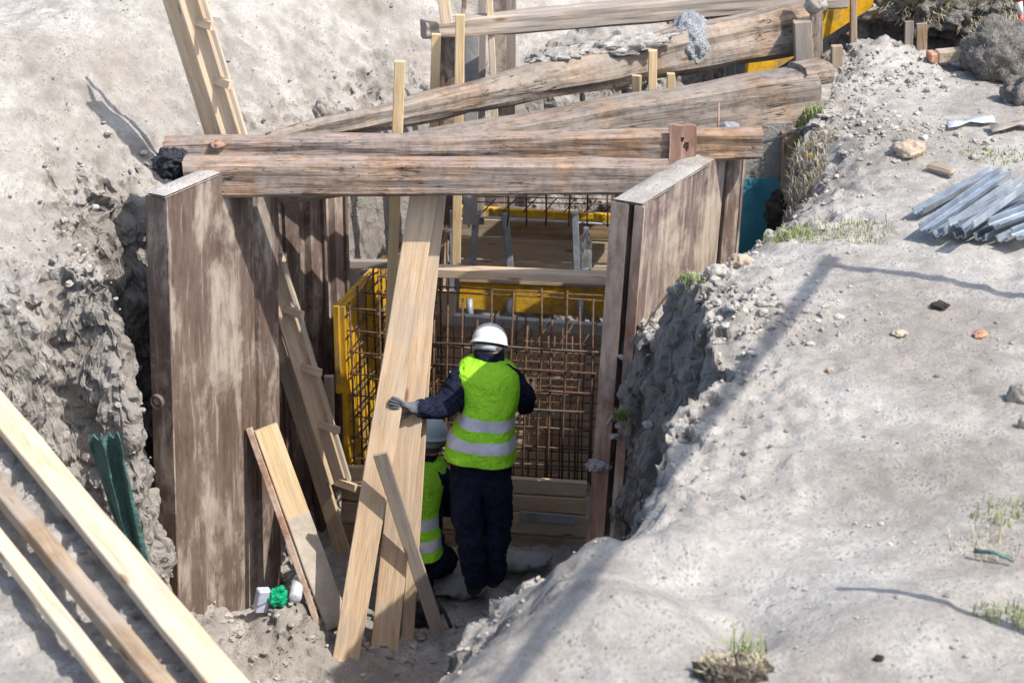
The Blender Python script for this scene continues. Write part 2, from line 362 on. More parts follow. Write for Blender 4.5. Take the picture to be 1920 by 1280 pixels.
# ------------------------------------------------------------------ the ground with the pit
def g2(px, py, z=0): p = G(px, py, z); return (p.x, p.y)
POLY = [g2(640, 1350, -.3), g2(700, 1290, -.3), g2(770, 1240, -.3), g2(860, 1150, -.3), g2(940, 1085, -.3), g2(1000, 1050, -.3), g2(1140, 968, -.15), g2(1208, 915, -.1),
        g2(1228, 860, -.1), g2(1280, 800, -.1), g2(1355, 732, -.1), g2(1310, 695, -.35), g2(1245, 655, -.55), (.76, 10.0), (.66, 10.35), (.66, 10.5), (1.08, 11.3),
        g2(1372, 486, -.5), g2(1450, 474, -.35), g2(1478, 430, -.1), g2(1500, 300, 0), g2(1500, 200, 0), g2(1550, 135, 0), g2(1590, 90, .05),
        g2(1700, 92, .05), g2(1840, 112, 0), (4.6, 13.2), (4.6, 14.4), (2.3, 14.35), (1.6, 14.5), (.9, 15.2), (.20, 14.8), (-.80, 13.4), (-1.28, 12.6), (-1.78, 11.5),
        (-2.2, 11.0), (-2.3, 10.7), g2(190, 500, -.3), g2(110, 475, -.3), g2(-20, 460, -.15), (-4.5, 10.6), (-4.8, 9.0),
        g2(-200, 600, 0), g2(-40, 740, 0), g2(130, 920, 0), g2(290, 1110, 0), g2(430, 1310, 0), g2(500, 1400, 0)]
def sdf(X, Y):
    n = len(POLY); d = np.full(X.shape, 1e9); inside = np.zeros(X.shape, bool)
    for i in range(n):
        ax, ay = POLY[i]; bx, by = POLY[(i + 1) % n]
        ex, ey = bx - ax, by - ay; L2 = ex * ex + ey * ey
        t = np.clip(((X - ax) * ex + (Y - ay) * ey) / L2, 0, 1)
        d = np.minimum(d, np.hypot(X - ax - t * ex, Y - ay - t * ey))
        c = ((ay > Y) != (by > Y)); 
        xx = (bx - ax) * (Y - ay) / ((by - ay) if by != ay else 1e-9) + ax
        inside ^= c & (X < xx)
    return np.where(inside, -d, d)
def gauss(X, Y, px, py, z, r, h, rx=None):
    p = G(px, py, z); return h * np.exp(-(((X - p.x) / (rx or r)) ** 2 + ((Y - p.y) / r) ** 2))
def height(X, Y):
    Z0 = np.zeros_like(X)
    s = sdf(X, Y)
    wob = .10 * fbm(X, Y, Z0, 1.4, 3) + .05 * fbm(X, Y, Z0 + 4, 5, 3)
    mL = np.exp(-((np.abs((X + 1.35) * -.872 + (Y - 12.0) * .49)) / .5) ** 2) * sstep(11.3, 11.7, Y) * sstep(14.6, 14, Y)   # along the back sheeting
    s2 = s + wob * (1 - mL)
    q = (X + 1.8) * -.866 + (Y - 10.4) * .5
    left = sstep(-.35, .15, q)
    qq = q + .10 * fbm(X, Y, Z0 + 21, 1.6, 4); zl = -.36 + 1.15 * (np.log1p(np.exp((qq - .66) / .07)) - np.log1p(np.exp((qq - 1.38) / .12)) * .07 / .07 * (.12 / .07)) * .07 + .10 * np.maximum(q - 1.3, 0) + .10 * fbm(X, Y, Z0 + 2, 1.1, 5) * sstep(.3, 1, q)
    zr = .03 * fbm(X, Y, Z0 + 7, .8, 3)
    # right bank falls towards the right steel panel and rolls down to the near edge
    ax, ay, bx, by = .66, 10.2, 1.2, 11.2
    t = np.clip(((X - ax) * (bx - ax) + (Y - ay) * (by - ay)) / ((bx - ax) ** 2 + (by - ay) ** 2), 0, 1)
    dp = np.hypot(X - ax - t * (bx - ax), Y - ay - t * (by - ay))
    zr = zr - .66 * np.exp(-(dp / .46) ** 2)
    near = sstep(9.0, 7.6, Y) * sstep(-.9, -.5, X) * sstep(.62, .30, X)
    zr = zr - near * .36 * (1 - sstep(.0, .55, s2))
    zr = zr + gauss(X, Y, 1640, 120, 0, .35, .16) + gauss(X, Y, 1330, 1090, 0, .30, -.09) + gauss(X, Y, 1210, 1150, 0, .22, .07) + gauss(X, Y, 1400, 1170, 0, .16, -.06, .12)
    zr = zr + gauss(X, Y, 1560, 960, 0, .35, -.05) + gauss(X, Y, 1300, 1010, 0, .14, .05) + gauss(X, Y, 1580, 260, 0, .5, .10) + gauss(X, Y, 1120, 1190, -.1, .2, .05)
    zr = zr + gauss(X, Y, 1380, 590, 0, .3, .05) + gauss(X, Y, 1700, 1180, 0, .3, .05)
    # small footprint-like hollows
    hp = fbm(X, Y, Z0 + 31, 3.2, 2); zr = zr - .012 * sstep(.12, .35, hp)
    bank = zr * (1 - left) + zl * left
    floor = -2.78 + .60 * sstep(-1.45, -2.05, X) + .35 * sstep(-2.0, -2.8, X) + .05 * fbm(X, Y, Z0 + 11, 1.8, 4)
    floor = floor + .30 * np.exp(-(((X + 1.30) / .24) ** 2 + ((Y - 10.66) / .28) ** 2))
    floor = floor + .5 * sstep(8.6, 7.2, Y) + .9 * sstep(12.9, 13.6, Y) + 1.75 * sstep(13.2, 14.8, Y) * sstep(1.7, 1.0, X)
    w = .26 + .55 * sstep(-2.15, -2.6, X) * sstep(8.9, 9.4, Y)
    f = sstep(.02, -1, s2 / w)
    z = bank * (1 - f) + floor * f
    # edge crumble
    e = np.exp(-(s2 / .35) ** 2) * sstep(-.2, .05, s2)
    z = z - e * np.abs(fbm(X, Y, Z0 + 13, 6, 4)) * .16
    rough = .010 + .02 * sstep(.15, -.2, s2) + .018 * left + .016 * sstep(.9, .1, s2)
    z = z + rough * fbm(X, Y, z, 9, 4, .55) + .008 * fbm(X, Y, Z0 + 3, 3, 3)
    return z, s2, f, left, mL
xs = np.concatenate([-4 - np.geomspace(.03, 250, 34)[::-1], np.linspace(-4, 4, 440), 4 + np.geomspace(.03, 250, 34)])
ys = np.concatenate([5.2 - np.geomspace(.03, 60, 24)[::-1], np.linspace(5.2, 15.6, 570), 15.6 + np.geomspace(.03, 400, 40)])
GX, GY = np.meshgrid(xs, ys); GZ, GS, GF, GL, GM = height(GX, GY)
gzy, gzx = np.gradient(GZ, ys, xs); steep = sstep(.7, 2.2, np.hypot(gzx, gzy)); amp_ = steep * (1 - .85 * GM) * (.12 + .88 * sstep(.30, .02, GS))
nx, ny = len(xs), len(ys)
me = bpy.data.meshes.new('ground')
co = np.stack([GX, GY, GZ], -1).reshape(-1, 3)
me.vertices.add(nx * ny); me.vertices.foreach_set('co', co.astype(np.float32).ravel())
ii = (np.arange(ny - 1)[:, None] * nx + np.arange(nx - 1)[None, :]).ravel()
quads = np.stack([ii, ii + 1, ii + 1 + nx, ii + nx], -1)
me.loops.add(quads.size); me.loops.foreach_set('vertex_index', quads.ravel().astype(np.int32))
me.polygons.add(len(quads)); me.polygons.foreach_set('loop_start', (np.arange(len(quads)) * 4).astype(np.int32))
me.polygons.foreach_set('loop_total', np.full(len(quads), 4, np.int32)); me.update(calc_edges=True)
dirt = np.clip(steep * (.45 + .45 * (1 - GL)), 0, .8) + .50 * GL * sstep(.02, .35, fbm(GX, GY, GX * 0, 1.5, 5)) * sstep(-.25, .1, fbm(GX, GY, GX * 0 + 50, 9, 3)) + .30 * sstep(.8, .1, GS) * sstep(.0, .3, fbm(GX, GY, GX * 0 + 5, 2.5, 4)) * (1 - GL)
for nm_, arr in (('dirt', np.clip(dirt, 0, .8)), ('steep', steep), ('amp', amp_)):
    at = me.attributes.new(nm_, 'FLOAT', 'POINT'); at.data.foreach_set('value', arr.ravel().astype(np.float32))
bm = bmesh.new(); bm.from_mesh(me); ls = bm.verts.layers.float['steep']
for cuts, thr in ((3, .05), (1, .034)):                                    # finer mesh on the steep dirt faces
    es = [e for e in bm.edges if e.verts[0][ls] + e.verts[1][ls] > .25 and abs(e.verts[0].co.x) < 3.6 and 7 < e.verts[0].co.y < 15.4 and e.calc_length() > thr]
    bmesh.ops.subdivide_edges(bm, edges=es, cuts=cuts, use_grid_fill=True)
bm.to_mesh(me); bm.free()
n_ = len(me.vertices); co = np.zeros(n_ * 3, np.float32); me.vertices.foreach_get('co', co); co = co.reshape(-1, 3).astype(float)
stp_ = np.zeros(n_, np.float32); me.attributes['amp'].data.foreach_get('value', stp_)
k_ = stp_ > .01; x_, y_, z_ = co[k_].T; w_ = stp_[k_]
def rg(f, o, n=4): return fbm(x_ + o, y_ + o, z_, f, n, .55)
wx_ = x_ + .05 * rg(4, 9, 2); wy_ = y_ + .05 * rg(4, 5, 2); wz_ = z_ + .05 * rg(4, 1, 2)
f1, v1 = worley(wx_, wy_, wz_, 6.0); f2, v2 = worley(wx_, wy_, wz_, 15.0); f3, v3 = worley(x_, y_, z_, 34.0)
blk = .10 * (v1 - .5) - .05 * f1 + .05 * (v2 - .5) - .03 * f2 + .016 * (v3 - .5)
dx_ = .07 * rg(1.8, 0) + .02 * rg(6.5, 20); dy_ = .09 * rg(1.8, 40) + .02 * rg(6.5, 60)
nr_ = np.zeros(n_ * 3, np.float32); me.vertices.foreach_get('normal', nr_); nr_ = nr_.reshape(-1, 3)[k_].astype(float)
dsp = (.10 * rg(1.8, 0) + .035 * rg(5, 20) + .72 * blk) * w_
co[k_] += nr_ * dsp[:, None]
# crumbs in the flat sand near the broken edges
flt = (~k_) & (np.abs(co[:, 0]) < 3.8) & (co[:, 1] > 5.2) & (co[:, 1] < 15.4)
fx, fy, fz = co[flt].T; dd = np.zeros(n_, np.float32); me.attributes['dirt'].data.foreach_get('value', dd)
g1, h1 = worley(fx, fy, fz * 0, 14.0); g2_, h2 = worley(fx + 3, fy, fz * 0, 30.0)
msk = sstep(.05, .35, fbm(fx, fy, fz * 0 + 8, 1.7, 3)) * .45 + sstep(.1, .3, dd[flt])
msk = msk * (1 - sstep(9.0, 8.4, fy) * sstep(-.3, -.6, fx)) * (1 - .6 * sstep(9.4, 8.6, fy))
co[flt, 2] += msk * (.020 * (1 - g1) * (h1 > .55) + .010 * (1 - g2_) * (h2 > .5)) + .008 * (h2 > .93) * (1 - g2_)
me.vertices.foreach_set('co', co.astype(np.float32).ravel()); me.update()
lv = np.zeros(len(me.polygons) * 3, np.float32); me.polygons.foreach_get('normal', lv)
cen = np.zeros(len(me.polygons) * 3, np.float32); me.polygons.foreach_get('center', cen); cen = cen.reshape(-1, 3)
me.polygons.foreach_set('use_smooth', lv.reshape(-1, 3)[:, 2] > .45)
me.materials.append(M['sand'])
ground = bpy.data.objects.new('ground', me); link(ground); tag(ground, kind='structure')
def gz(x, y):
    i = int(np.clip(np.searchsorted(ys, y), 1, ny - 1)); j = int(np.clip(np.searchsorted(xs, x), 1, nx - 1))
    return float(max(GZ[i - 1, j - 1], GZ[i, j], GZ[i - 1, j], GZ[i, j - 1]))
def onground(px, py, z0=0.0):
    p = G(px, py, z0)
    for _ in range(6):
        z = gz(p.x, p.y); p = G(px, py, z * .6 + p.z * .4)
    p.z = gz(p.x, p.y); return p

# scattered clods and pebbles (nobody could count them)
def scatter(name, n, pick, size, mat, label, seed):
    rs = np.random.RandomState(seed); base = []
    for k in range(6):
        bm = bmesh.new(); bmesh.ops.create_icosphere(bm, subdivisions=2 if k < 3 else 1, radius=1.0)
        for v in bm.verts: v.co *= .75 + .5 * rs.rand()
        base.append((np.array([v.co[:] for v in bm.verts]), np.array([[v.index for v in f.verts] for f in bm.faces]))); bm.free()
    V = []; F = []; o = 0
    for i in range(n):
        x, y = pick(rs)
        if x is None: continue
        s = size(rs); b = base[rs.randint(6)]; a = rs.rand() * 6.28
        v = b[0] * np.array([1, .6 + .6 * rs.rand(), .45 + .4 * rs.rand()]) * s
        c, sn = math.cos(a), math.sin(a)
        v = np.stack([v[:, 0] * c - v[:, 1] * sn, v[:, 0] * sn + v[:, 1] * c, v[:, 2]], -1)
        V.append(v + np.array([x, y, gz(x, y) + s * .15])); F.append(b[1] + o); o += len(v)
    V = np.concatenate(V); F = np.concatenate(F)
    ob = mesh_obj(name, V.tolist(), F.tolist(), M[mat], smooth=False)
    return tag(ob, label, 'soil', kind='stuff')
def pick_bank(rs):
    for _ in range(30):
        x = rs.uniform(-3.6, 3.6); y = rs.uniform(5.4, 14.5)
        s = GS[min(np.searchsorted(ys, y), ny - 1), min(np.searchsorted(xs, x), nx - 1)]
        if s > .03 and steep[min(np.searchsorted(ys, y), ny - 1), min(np.searchsorted(xs, x), nx - 1)] < .3 and rs.rand() < .14 + 1.0 * math.exp(-(s / .35) ** 2): return x, y
    return None, None
def pick_rubble(rs):
    cs = [((1190, 560, -.5), .22, .16), ((1260, 560, -.4), .3, .25), ((1330, 510, -.4), .22, .14), ((1180, 640, -.5), .06, .2), ((1560, 250, 0), .35, .5), ((1640, 120, .1), .35, .3),
          ((1380, 620, -.1), .35, .3), ((1300, 680, -.2), .25, .2), ((1700, 260, 0), .5, .35), ((180, 700, -.8), .35, .3)]
    c, a, b = cs[rs.randint(len(cs))]; p = G(*c)
    x, y = p.x + rs.randn() * a * .7, p.y + rs.randn() * b * .7
    s = GS[min(np.searchsorted(ys, y), ny - 1), min(np.searchsorted(xs, x), nx - 1)]
    return (x, y) if s > .03 and steep[min(np.searchsorted(ys, y), ny - 1), min(np.searchsorted(xs, x), nx - 1)] < .3 else (None, None)
scatter('soil_clods', 3600, pick_rubble, lambda r: .004 + .026 * r.rand() ** 5, 'clod', 'crumbled sandy clods and gravel along the crumbling bank edges', 5)
scatter('pebbles', 3600, pick_bank, lambda r: .003 + .011 * r.rand() ** 5, 'pebble', 'tiny pebbles and soil crumbs strewn over the sand', 6)
def pick_pit(rs):
    return rs.uniform(-2.4, .7), rs.uniform(9.4, 11.6)
scatter('pit_rubble', 1100, pick_pit, lambda r: .006 + .026 * r.rand() ** 3, 'clod', 'loose clods on the shaded pit floor at the foot of the planks', 8)

# ------------------------------------------------------------------ steel sheets
def along(o, u, t, s=0.0):                            # point at distance t along u, s to the right
    n = (u[1], -u[0]); return (o[0] + u[0] * t + n[0] * s, o[1] + u[1] * t + n[1] * s)
def sheet_profile(o, u, L, depth, ribs):
    """inner side (right, +s) with ribs, outer side flat"""
    pr = [along(o, u, 0, 0)]
    for (t, s) in ribs: pr.append(along(o, u, t, s))
    pr.append(along(o, u, L, 0)); pr.append(along(o, u, L, -depth)); pr.append(along(o, u, 0, -depth))
    return pr
uL = (.5, .866)
# left panel
A0 = P(312, 384, 10.4)
oL = (A0.x, A0.y)
lp = empty('trench_sheet', (oL[0], oL[1], -2.9), 'big brown steel trench panel with dried mud streaks, at left under the beam ends', 'steel sheet', 'steel trench sheets')
ribs = [(.02, .0), (.21, .0), (.22, -.007), (.232, 0), (.43, .0), (.445, .010), (.56, .010), (.575, 0), (.74, 0), (.75, -.018), (.77, -.018), (.78, .0)]
pr = sheet_profile(oL, uL, .97, .10, ribs)
sh = (-.10, 0)
vext('plate', pr, .0, -3.0, 'rust', sh, lp)
# near flange with the lifting hole (a real bored ring)
fl = [along(oL, uL, -.012, .012), along(oL, uL, .0, .012), along(oL, uL, 0, -.125), along(oL, uL, -.012, -.125)]
c0 = P(294, 378, 10.4); 
vext('end_flange', fl, -.015, -3.0, 'rust', sh, lp)
hc = P(297, 752, 10.37)
bm = bmesh.new()
V = []; F = []
for i in range(24):
    a = 2 * math.pi * i / 24
    for (r, d) in ((.030, -.022), (.040, -.022), (.042, .0), (.028, .0)): V.append((r * math.cos(a), d, r * math.sin(a)))
for i in range(24):
    for j in range(4): F.append((i * 4 + j, i * 4 + (j + 1) % 4, ((i + 1) % 24) * 4 + (j + 1) % 4, ((i + 1) % 24) * 4 + j))
bm.free()
rg = mesh_obj('lifting_ring', V, F, M['rust'], lp, Matrix.Translation(hc) @ Matrix.Rotation(-.5, 4, 'Z'))
pl = lump('mud_plug', hc + Vector((0, .0, 0)), (.028, .012, .028), 'clod', 3, 2, .2, parent=lp)
# sand on the top of the left panel
def sand_cap(parent, o, u, t0, t1, s0, s1, z, h, seed, shx=0.0):
    n = 26; m_ = 6; V = []; F = []
    for i in range(n + 1):
        for j in range(m_ + 1):
            t = t0 + (t1 - t0) * i / n; s = s0 + (s1 - s0) * j / m_
            p = along(o, u, t, s); e = math.sin(math.pi * j / m_) ** .6 * (min(1, i / 2, (n - i) / 2) if 0 < i < n else 0)
            hh = h * e * (.55 + .9 * float(fbm(np.array([p[0]]), np.array([p[1]]), np.array([seed * 1.0]), 9, 3)[0]))
            V.append((p[0], p[1], z + max(hh, -.004)))
    for i in range(n):
        for j in range(m_): a = i * (m_ + 1) + j; F.append((a, a + m_ + 1, a + m_ + 2, a + 1))
    k = len(V); V += [(v[0], v[1], z - .012) for v in V]
    for i in range(n):
        for j in range(m_): a = k + i * (m_ + 1) + j; F.append((a, a + 1, a + m_ + 2, a + m_ + 1))
    return mesh_obj('sand_fill', V, F, M['sand'], parent, smooth=True)
sand_cap(lp, oL, uL, -.012, .66, -.12, .006, .004, .022, 1)
# sheets further along the left wall, set back
groups = 'steel trench sheets'
oS = (-1.62, 11.42); uS = (.49, .872)
spec = [(.0, .52, .0, 'rust', 'brown mud streaked steel sheet standing behind the ladder, next after the big left panel'),
        (.54, .40, .03, 'rust', 'narrow rusty steel sheet between the ladder and the rebar cage'),
        (.97, .34, -.06, 'rust_pale', 'pale dusty steel sheet behind the top of the left rebar cage')]
for i, (t0, L, s, mt, lab) in enumerate(spec):
    o_ = along(oS, uS, t0, s)
    root = empty('trench_sheet', (o_[0], o_[1], -2.9), lab, 'steel sheet', groups)
    rb = [(.02, 0), (L * .35, 0), (L * .35 + .012, -.04), (L * .62, -.04), (L * .62 + .012, 0), (L - .02, 0)]
    vext('plate', sheet_profile(o_, uS, L, .05, rb), -.20 - .03 * i, -3.0, mt, (-.02, 0), root)
    e = along(o_, uS, L - .03, .02)
    vext('interlock', [along(e, uS, 0, 0), along(e, uS, .03, 0), along(e, uS, .03, -.03), along(e, uS, 0, -.03)], -.21 - .03 * i, -3.0, 'rust', (-.02, 0), root)
# right panel
B0 = P(1152, 402, 10.35); uR = (.49, .872); oR = (B0.x, B0.y)
rp = empty('trench_sheet', (oR[0], oR[1], -2.6), 'leaning steel trench panel at right, pale mud streaked outer face, sand on its top', 'steel sheet', groups)
shR = (-.135, .0); DR = .165
def ap(t, s): return along(oR, uR, t, s)
prR = [ap(0, 0), ap(1.02, 0), ap(1.02, DR), ap(.80, DR), ap(.79, DR - .012), ap(.55, DR - .012), ap(.54, DR), ap(.30, DR), ap(.29, DR - .012), ap(.12, DR - .012), ap(.11, DR), ap(.0, DR), ap(.0, DR - .04), ap(.09, DR - .045), ap(.09, .085), ap(.0, .08)]
vext('plate', prR, .0, -2.7, 'rust_pale', shR, rp)
fr = [ap(-.014, -.012), ap(-.014, .085), ap(.0, .085), ap(.0, -.012)]
vext('end_flange', fr, -.012, -2.7, 'rust_red', shR, rp)
fr = [ap(-.014, DR - .045), ap(-.014, DR + .01), ap(.0, DR + .01), ap(.0, DR - .045)]
vext('edge_strip', fr, -.012, -2.7, 'rust_red', shR, rp)
sand_cap(rp, oR, uR, -.01, .98, .0, DR, .004, .03, 2)
lg = P(1122, 872, 10.32)
lump('mud_ledge', lg, (.065, .05, .03), 'clod', 6, 4, .5, 3, parent=rp)
# narrow dark sheet against the far end of the right panel
o_ = ap(1.04, DR - .02)
root = empty('trench_sheet', (o_[0], o_[1], -2.6), 'narrow dark steel sheet edge between the right panel and the teal sheet', 'steel sheet', groups)
vext('plate', [along(o_, uR, 0, 0), along(o_, uR, .10, .0), along(o_, uR, .10, .07), along(o_, uR, .0, .03)], .03, -2.6, 'rust', (-.1, 0), root)
e = along(o_, uR, .105, .045)
vext('interlock', [along(e, uR, 0, 0), along(e, uR, .03, 0), along(e, uR, .03, .03), along(e, uR, 0, .03)], .02, -2.6, 'rust_pale', (-.1, 0), root)
# rusty standing plate with hole above the right panel
A = P(1281, 234, 11.02); B = P(1279, 345, 11.02)
def plate_with_holes():
    w = .145; h = (A - B).length + .25; t = .03
    nx_, nz_ = 24, 44; V = []; F = []; idx = {}
    def solid(i, j):
        x = (i + .5) / nx_; z = (j + .5) / nz_
        if ((x - .62) / .11) ** 2 + ((z - .80) / .045) ** 2 < 1 or ((x - .47) / .07) ** 2 + ((z - .865) / .018) ** 2 < 1: return False
        if x + (1 - z) * .0 > .985 - max(0, .72 - z) * 1.1: return False
        return True
    def vid(i, j, k):
        key = (i, j, k)
        if key not in idx:
            idx[key] = len(V); V.append((w * (i / nx_ - .5) + .002 * math.sin(j * .4), t * (k - .5), h * j / nz_ - h + (.004 * math.sin(i * .45) if j == nz_ else 0)))
        return idx[key]
    for i in range(nx_):
        for j in range(nz_):
            if not solid(i, j): continue
            F.append((vid(i, j, 0), vid(i + 1, j, 0), vid(i + 1, j + 1, 0), vid(i, j + 1, 0)))
            F.append((vid(i, j, 1), vid(i, j + 1, 1), vid(i + 1, j + 1, 1), vid(i + 1, j, 1)))
            for (di, dj, e1, e2) in ((-1, 0, (0, 0), (0, 1)), (1, 0, (1, 1), (1, 0)), (0, -1, (1, 0), (0, 0)), (0, 1, (0, 1), (1, 1))):
                a, b = i + di, j + dj
                if not (0 <= a < nx_ and 0 <= b < nz_) or not solid(a, b):
                    F.append((vid(i + e1[0], j + e1[1], 0), vid(i + e2[0], j + e2[1], 0), vid(i + e2[0], j + e2[1], 1), vid(i + e1[0], j + e1[1], 1)))
    o = mesh_obj('steel_stub', V, F, M['rust_red'], None, Matrix.Translation(A))
    tag(o, 'rusty steel stub with two burnt holes standing at the right end of the front beam', 'steel stub')
plate_with_holes()
# thin spike and white lump behind beam
sp = tube('steel_spike', [P(1345, 292, 11.5), P(1348, 192, 11.5)], .012, 'rust_red', taper=.3); tag(sp, 'thin rusty steel spike standing behind the second beam at right', 'spike')
lump('mortar_lump', P(1368, 243, 11.5), (.065, .05, .045), 'cement', 9, 3, .3, label='small white cement lump behind the second beam, beside the rusty spike', cat='cement lump')

# ------------------------------------------------------------------ beams and logs
def sq(w, h, k=20, sqr=5.0, seed=1, rough=.03):
    cs = round_cs(1.0, k, sqr, seed, rough); return [(a * w / 2, b * h / 2) for a, b in cs]
# beam 1
a = P(347, 330, 10.87); b = P(1252, 330, 10.87)
bm1 = loft('timber_beam', a, b, sq(.16, .20, 28, 11), M['beam'], cs1=sq(.15, .165, 28, 11), wdir=(0, 1, 0), n=60, jit=.006, seed=1, endj=.01)
tag(bm1, 'thick weathered front beam lying across between the two big steel panels', 'timber beam', 'old beams across the trench')
# beam 2
a = P(310, 281, 11.1); b = P(1428, 268, 11.1)
bm2 = loft('timber_beam', a, b, sq(.14, .125, 28, 11), M['beam'], cs1=sq(.14, .15, 28, 11), wdir=(0, 1, 0), n=60, jit=.009, seed=2, endj=.01)
tag(bm2, 'long weathered beam right behind the front beam, reaching past it at both ends', 'timber beam', 'old beams across the trench')
lump('bark_chip', P(408, 272, 11.02), (.04, .03, .022), 'rust_red', 5, 3, .5, label='reddish brown chip lying on the second beam below the ladder', cat='wood chip')
# log B
a = P(518, 336, 11.38); b = P(1520, 178, 12.25)
lb = loft('log', a, b, sq(.25, .25, 26, 6.0, 3, .08), M['log'], cs1=sq(.30, .34, 26, 7, 4, .08), wdir=(0, 1, 0), n=90, jit=.012, seed=3, jf=2.2, endj=.03)
tag(lb, 'squared old log running up to the right bank, lower of the two logs', 'log', 'old logs across the trench')
stp = loft('log_tongue', P(1495, 140, 12.2), P(1545, 132, 12.28), sq(.22, .13, 16, 4, 5, .05), M['log'], wdir=(0, 1, 0), n=6, jit=.01, seed=5, parent=lb)
# log A
a = P(505, 262, 11.5); b = P(1508, 48, 13.3)
la = loft('log', a, b, sq(.12, .10, 22, 2.6, 6, .08), M['log'], cs1=sq(.30, .34, 22, 2.6, 7, .08), wdir=(0, 1, 0), n=100, jit=.018, seed=4, jf=2.0, endj=.03)
tag(la, 'thick round old log with dirt and cement on it, upper of the two logs', 'log', 'old logs across the trench')
# beam C
a = P(794, 56, 12.75); b = P(1580, -12, 13.9)
bc = loft('timber_beam', a, b, sq(.11, .11, 28, 11), M['board_grey'], cs1=sq(.16, .17, 28, 11), wdir=(0, 1, 0), n=50, jit=.008, seed=8)
tag(bc, 'grey brown beam at the top of the picture, farthest of the crossing beams', 'timber beam', 'old beams across the trench')
# cement on the log
cl = lump('cement_lump', P(1294, 78, 12.93), (.13, .20, .175), 'cement', 12, 5, .16, 3.2); tag(cl, 'pale grey cement lump stuck over the upper log', 'cement lump')
dl = lump('dirt_heap', P(1150, 88, 12.62), (.34, .12, .05), 'clod', 14, 5, .45, 3.0, rot=(0, R(-9), 0)); tag(dl, 'dark crumbly dirt heap lying on top of the upper log', 'dirt heap')
lump('dirt_heap', P(1040, 105, 12.5), (.16, .11, .035), 'sand', 15, 5, .4, 3.0, rot=(0, R(-9), 0), label='low pale dirt patch on the upper log, left of the dark heap', cat='dirt heap')
# posts at the right end of the logs
board('timber_post', P(1504, 40, 12.95), P(1508, 190, 12.95), 32, .10, 'board_grey', 'grey cement smeared post at the right end of the upper log', 'post')
board('timber_post', P(1532, -40, 13.0), P(1528, 180, 13.0), 22, .08, 'log', 'rough tall post beside the cement smeared post, at the log ends', 'post')
lump('mortar_lump', P(1530, 8, 13.0), (.07, .06, .06), 'stone_grey', 19, 3, .4, label='grey mortar lump clinging to the tall rough post', cat='cement lump')
board('timber_post', P(1569, 86, 12.9), P(1568, 160, 12.9), 20, .06, 'beam_brown', 'short brown stake on the bank edge right of the lower log end', 'post')
board('timber_post', P(1480, 245, 12.0), P(1478, 520, 12.0), 30, .10, 'beam_brown', 'dark brown post standing in the bank edge above the root clump', 'post')
# yellow girder
board('formwork_girder', P(1385, 130, 13.55), P(1630, -25, 14.3), 46, .06, 'yellow', 'yellow formwork girder running up behind the log ends', 'girder', wdir=(.2, .0, 1), w=.30)
for i, (px, mt) in enumerate(((1325, 'rust'), (1345, 'rust_pale'), (1368, 'greywood'), (1388, 'greywood'))):
    lab = ['dark red sheet edge in the gap between the logs', 'pale sheet in the gap between the logs, beside the red one', 'grey board in the gap between the logs', 'grey board touching the yellow girder between the logs'][i]
    board('back_board', P(px, 112 - i * 4, 13.3 + i * .05), P(px, 260, 13.3 + i * .05), 18, .03, mt, lab, 'board', 'boards between the logs')
board('timber_post', P(1600, -30, 13.95), P(1600, 120, 13.95), 12, .05, 'beam_brown', 'thin brown post right of the yellow girder in the shaded hollow', 'post')
board('short_board', P(1705, 40, 13.6), P(1703, 100, 13.6), 16, .02, 'board_grey', 'pale short board in the hollow under the turf, left one', 'board')
board('short_board', P(1728, 44, 13.65), P(1728, 100, 13.65), 20, .02, 'beam_brown', 'brown short board in the hollow under the turf, right one', 'board')
# teal sheet
ts = board('teal_sheet', P(1404, 335, 12.0), P(1402, 530, 12.0), 112, .01, 'teal', 'teal sheet standing in the gap behind the right steel panel', 'sheet')
board('mud_board', P(1424, 230, 12.02), P(1420, 338, 12.02), 125, .02, 'sand', 'mud covered board above the teal sheet', 'board')
lump('root_clump', P(1470, 395, 11.55), (.10, .08, .13), 'root', 21, 5, .4, 2.4, label='dark root and soil clump hanging at the bank edge in front of the teal sheet', cat='soil clump', rot=(0, R(25), 0))
cb = tube('cable', [P(1428, 268, 11.3), P(1450, 262, 11.4), P(1475, 252, 11.5), P(1505, 240, 11.6), P(1530, 236, 11.7)], .009, 'black'); tag(cb, 'black cable from the second beam end to the right bank', 'cable')

# back sheets and boards near the top centre
bx = [(838, 'rust', 30), (885, 'greywood', 26), (905, 'board_grey', 14), (938, 'rust_pale', 24), (957, 'board_grey', 22), (842 - 12, 'rust', 8)]
labs = ['dark red brown sheet at the top centre between two yellow stakes', 'grey sheet right of the tallest yellow stake at the top', 'narrow grey sheet behind the leaning pale stake',
        'dusty purple sheet right of the leaning pale stake', 'brown board at the right end of the back sheeting', 'narrow dark sheet edge at the left end of the back sheeting']
for i, (px, mt, w) in enumerate(bx):
    Yq = 12.85 + (px - 810) * .0045
    board('back_sheet', P(px, 66 if i < 2 or i == 5 else -30, Yq), P(px - 4, 420, Yq), w, .035, mt, labs[i], 'sheeting', 'sheeting at the back of the trench')
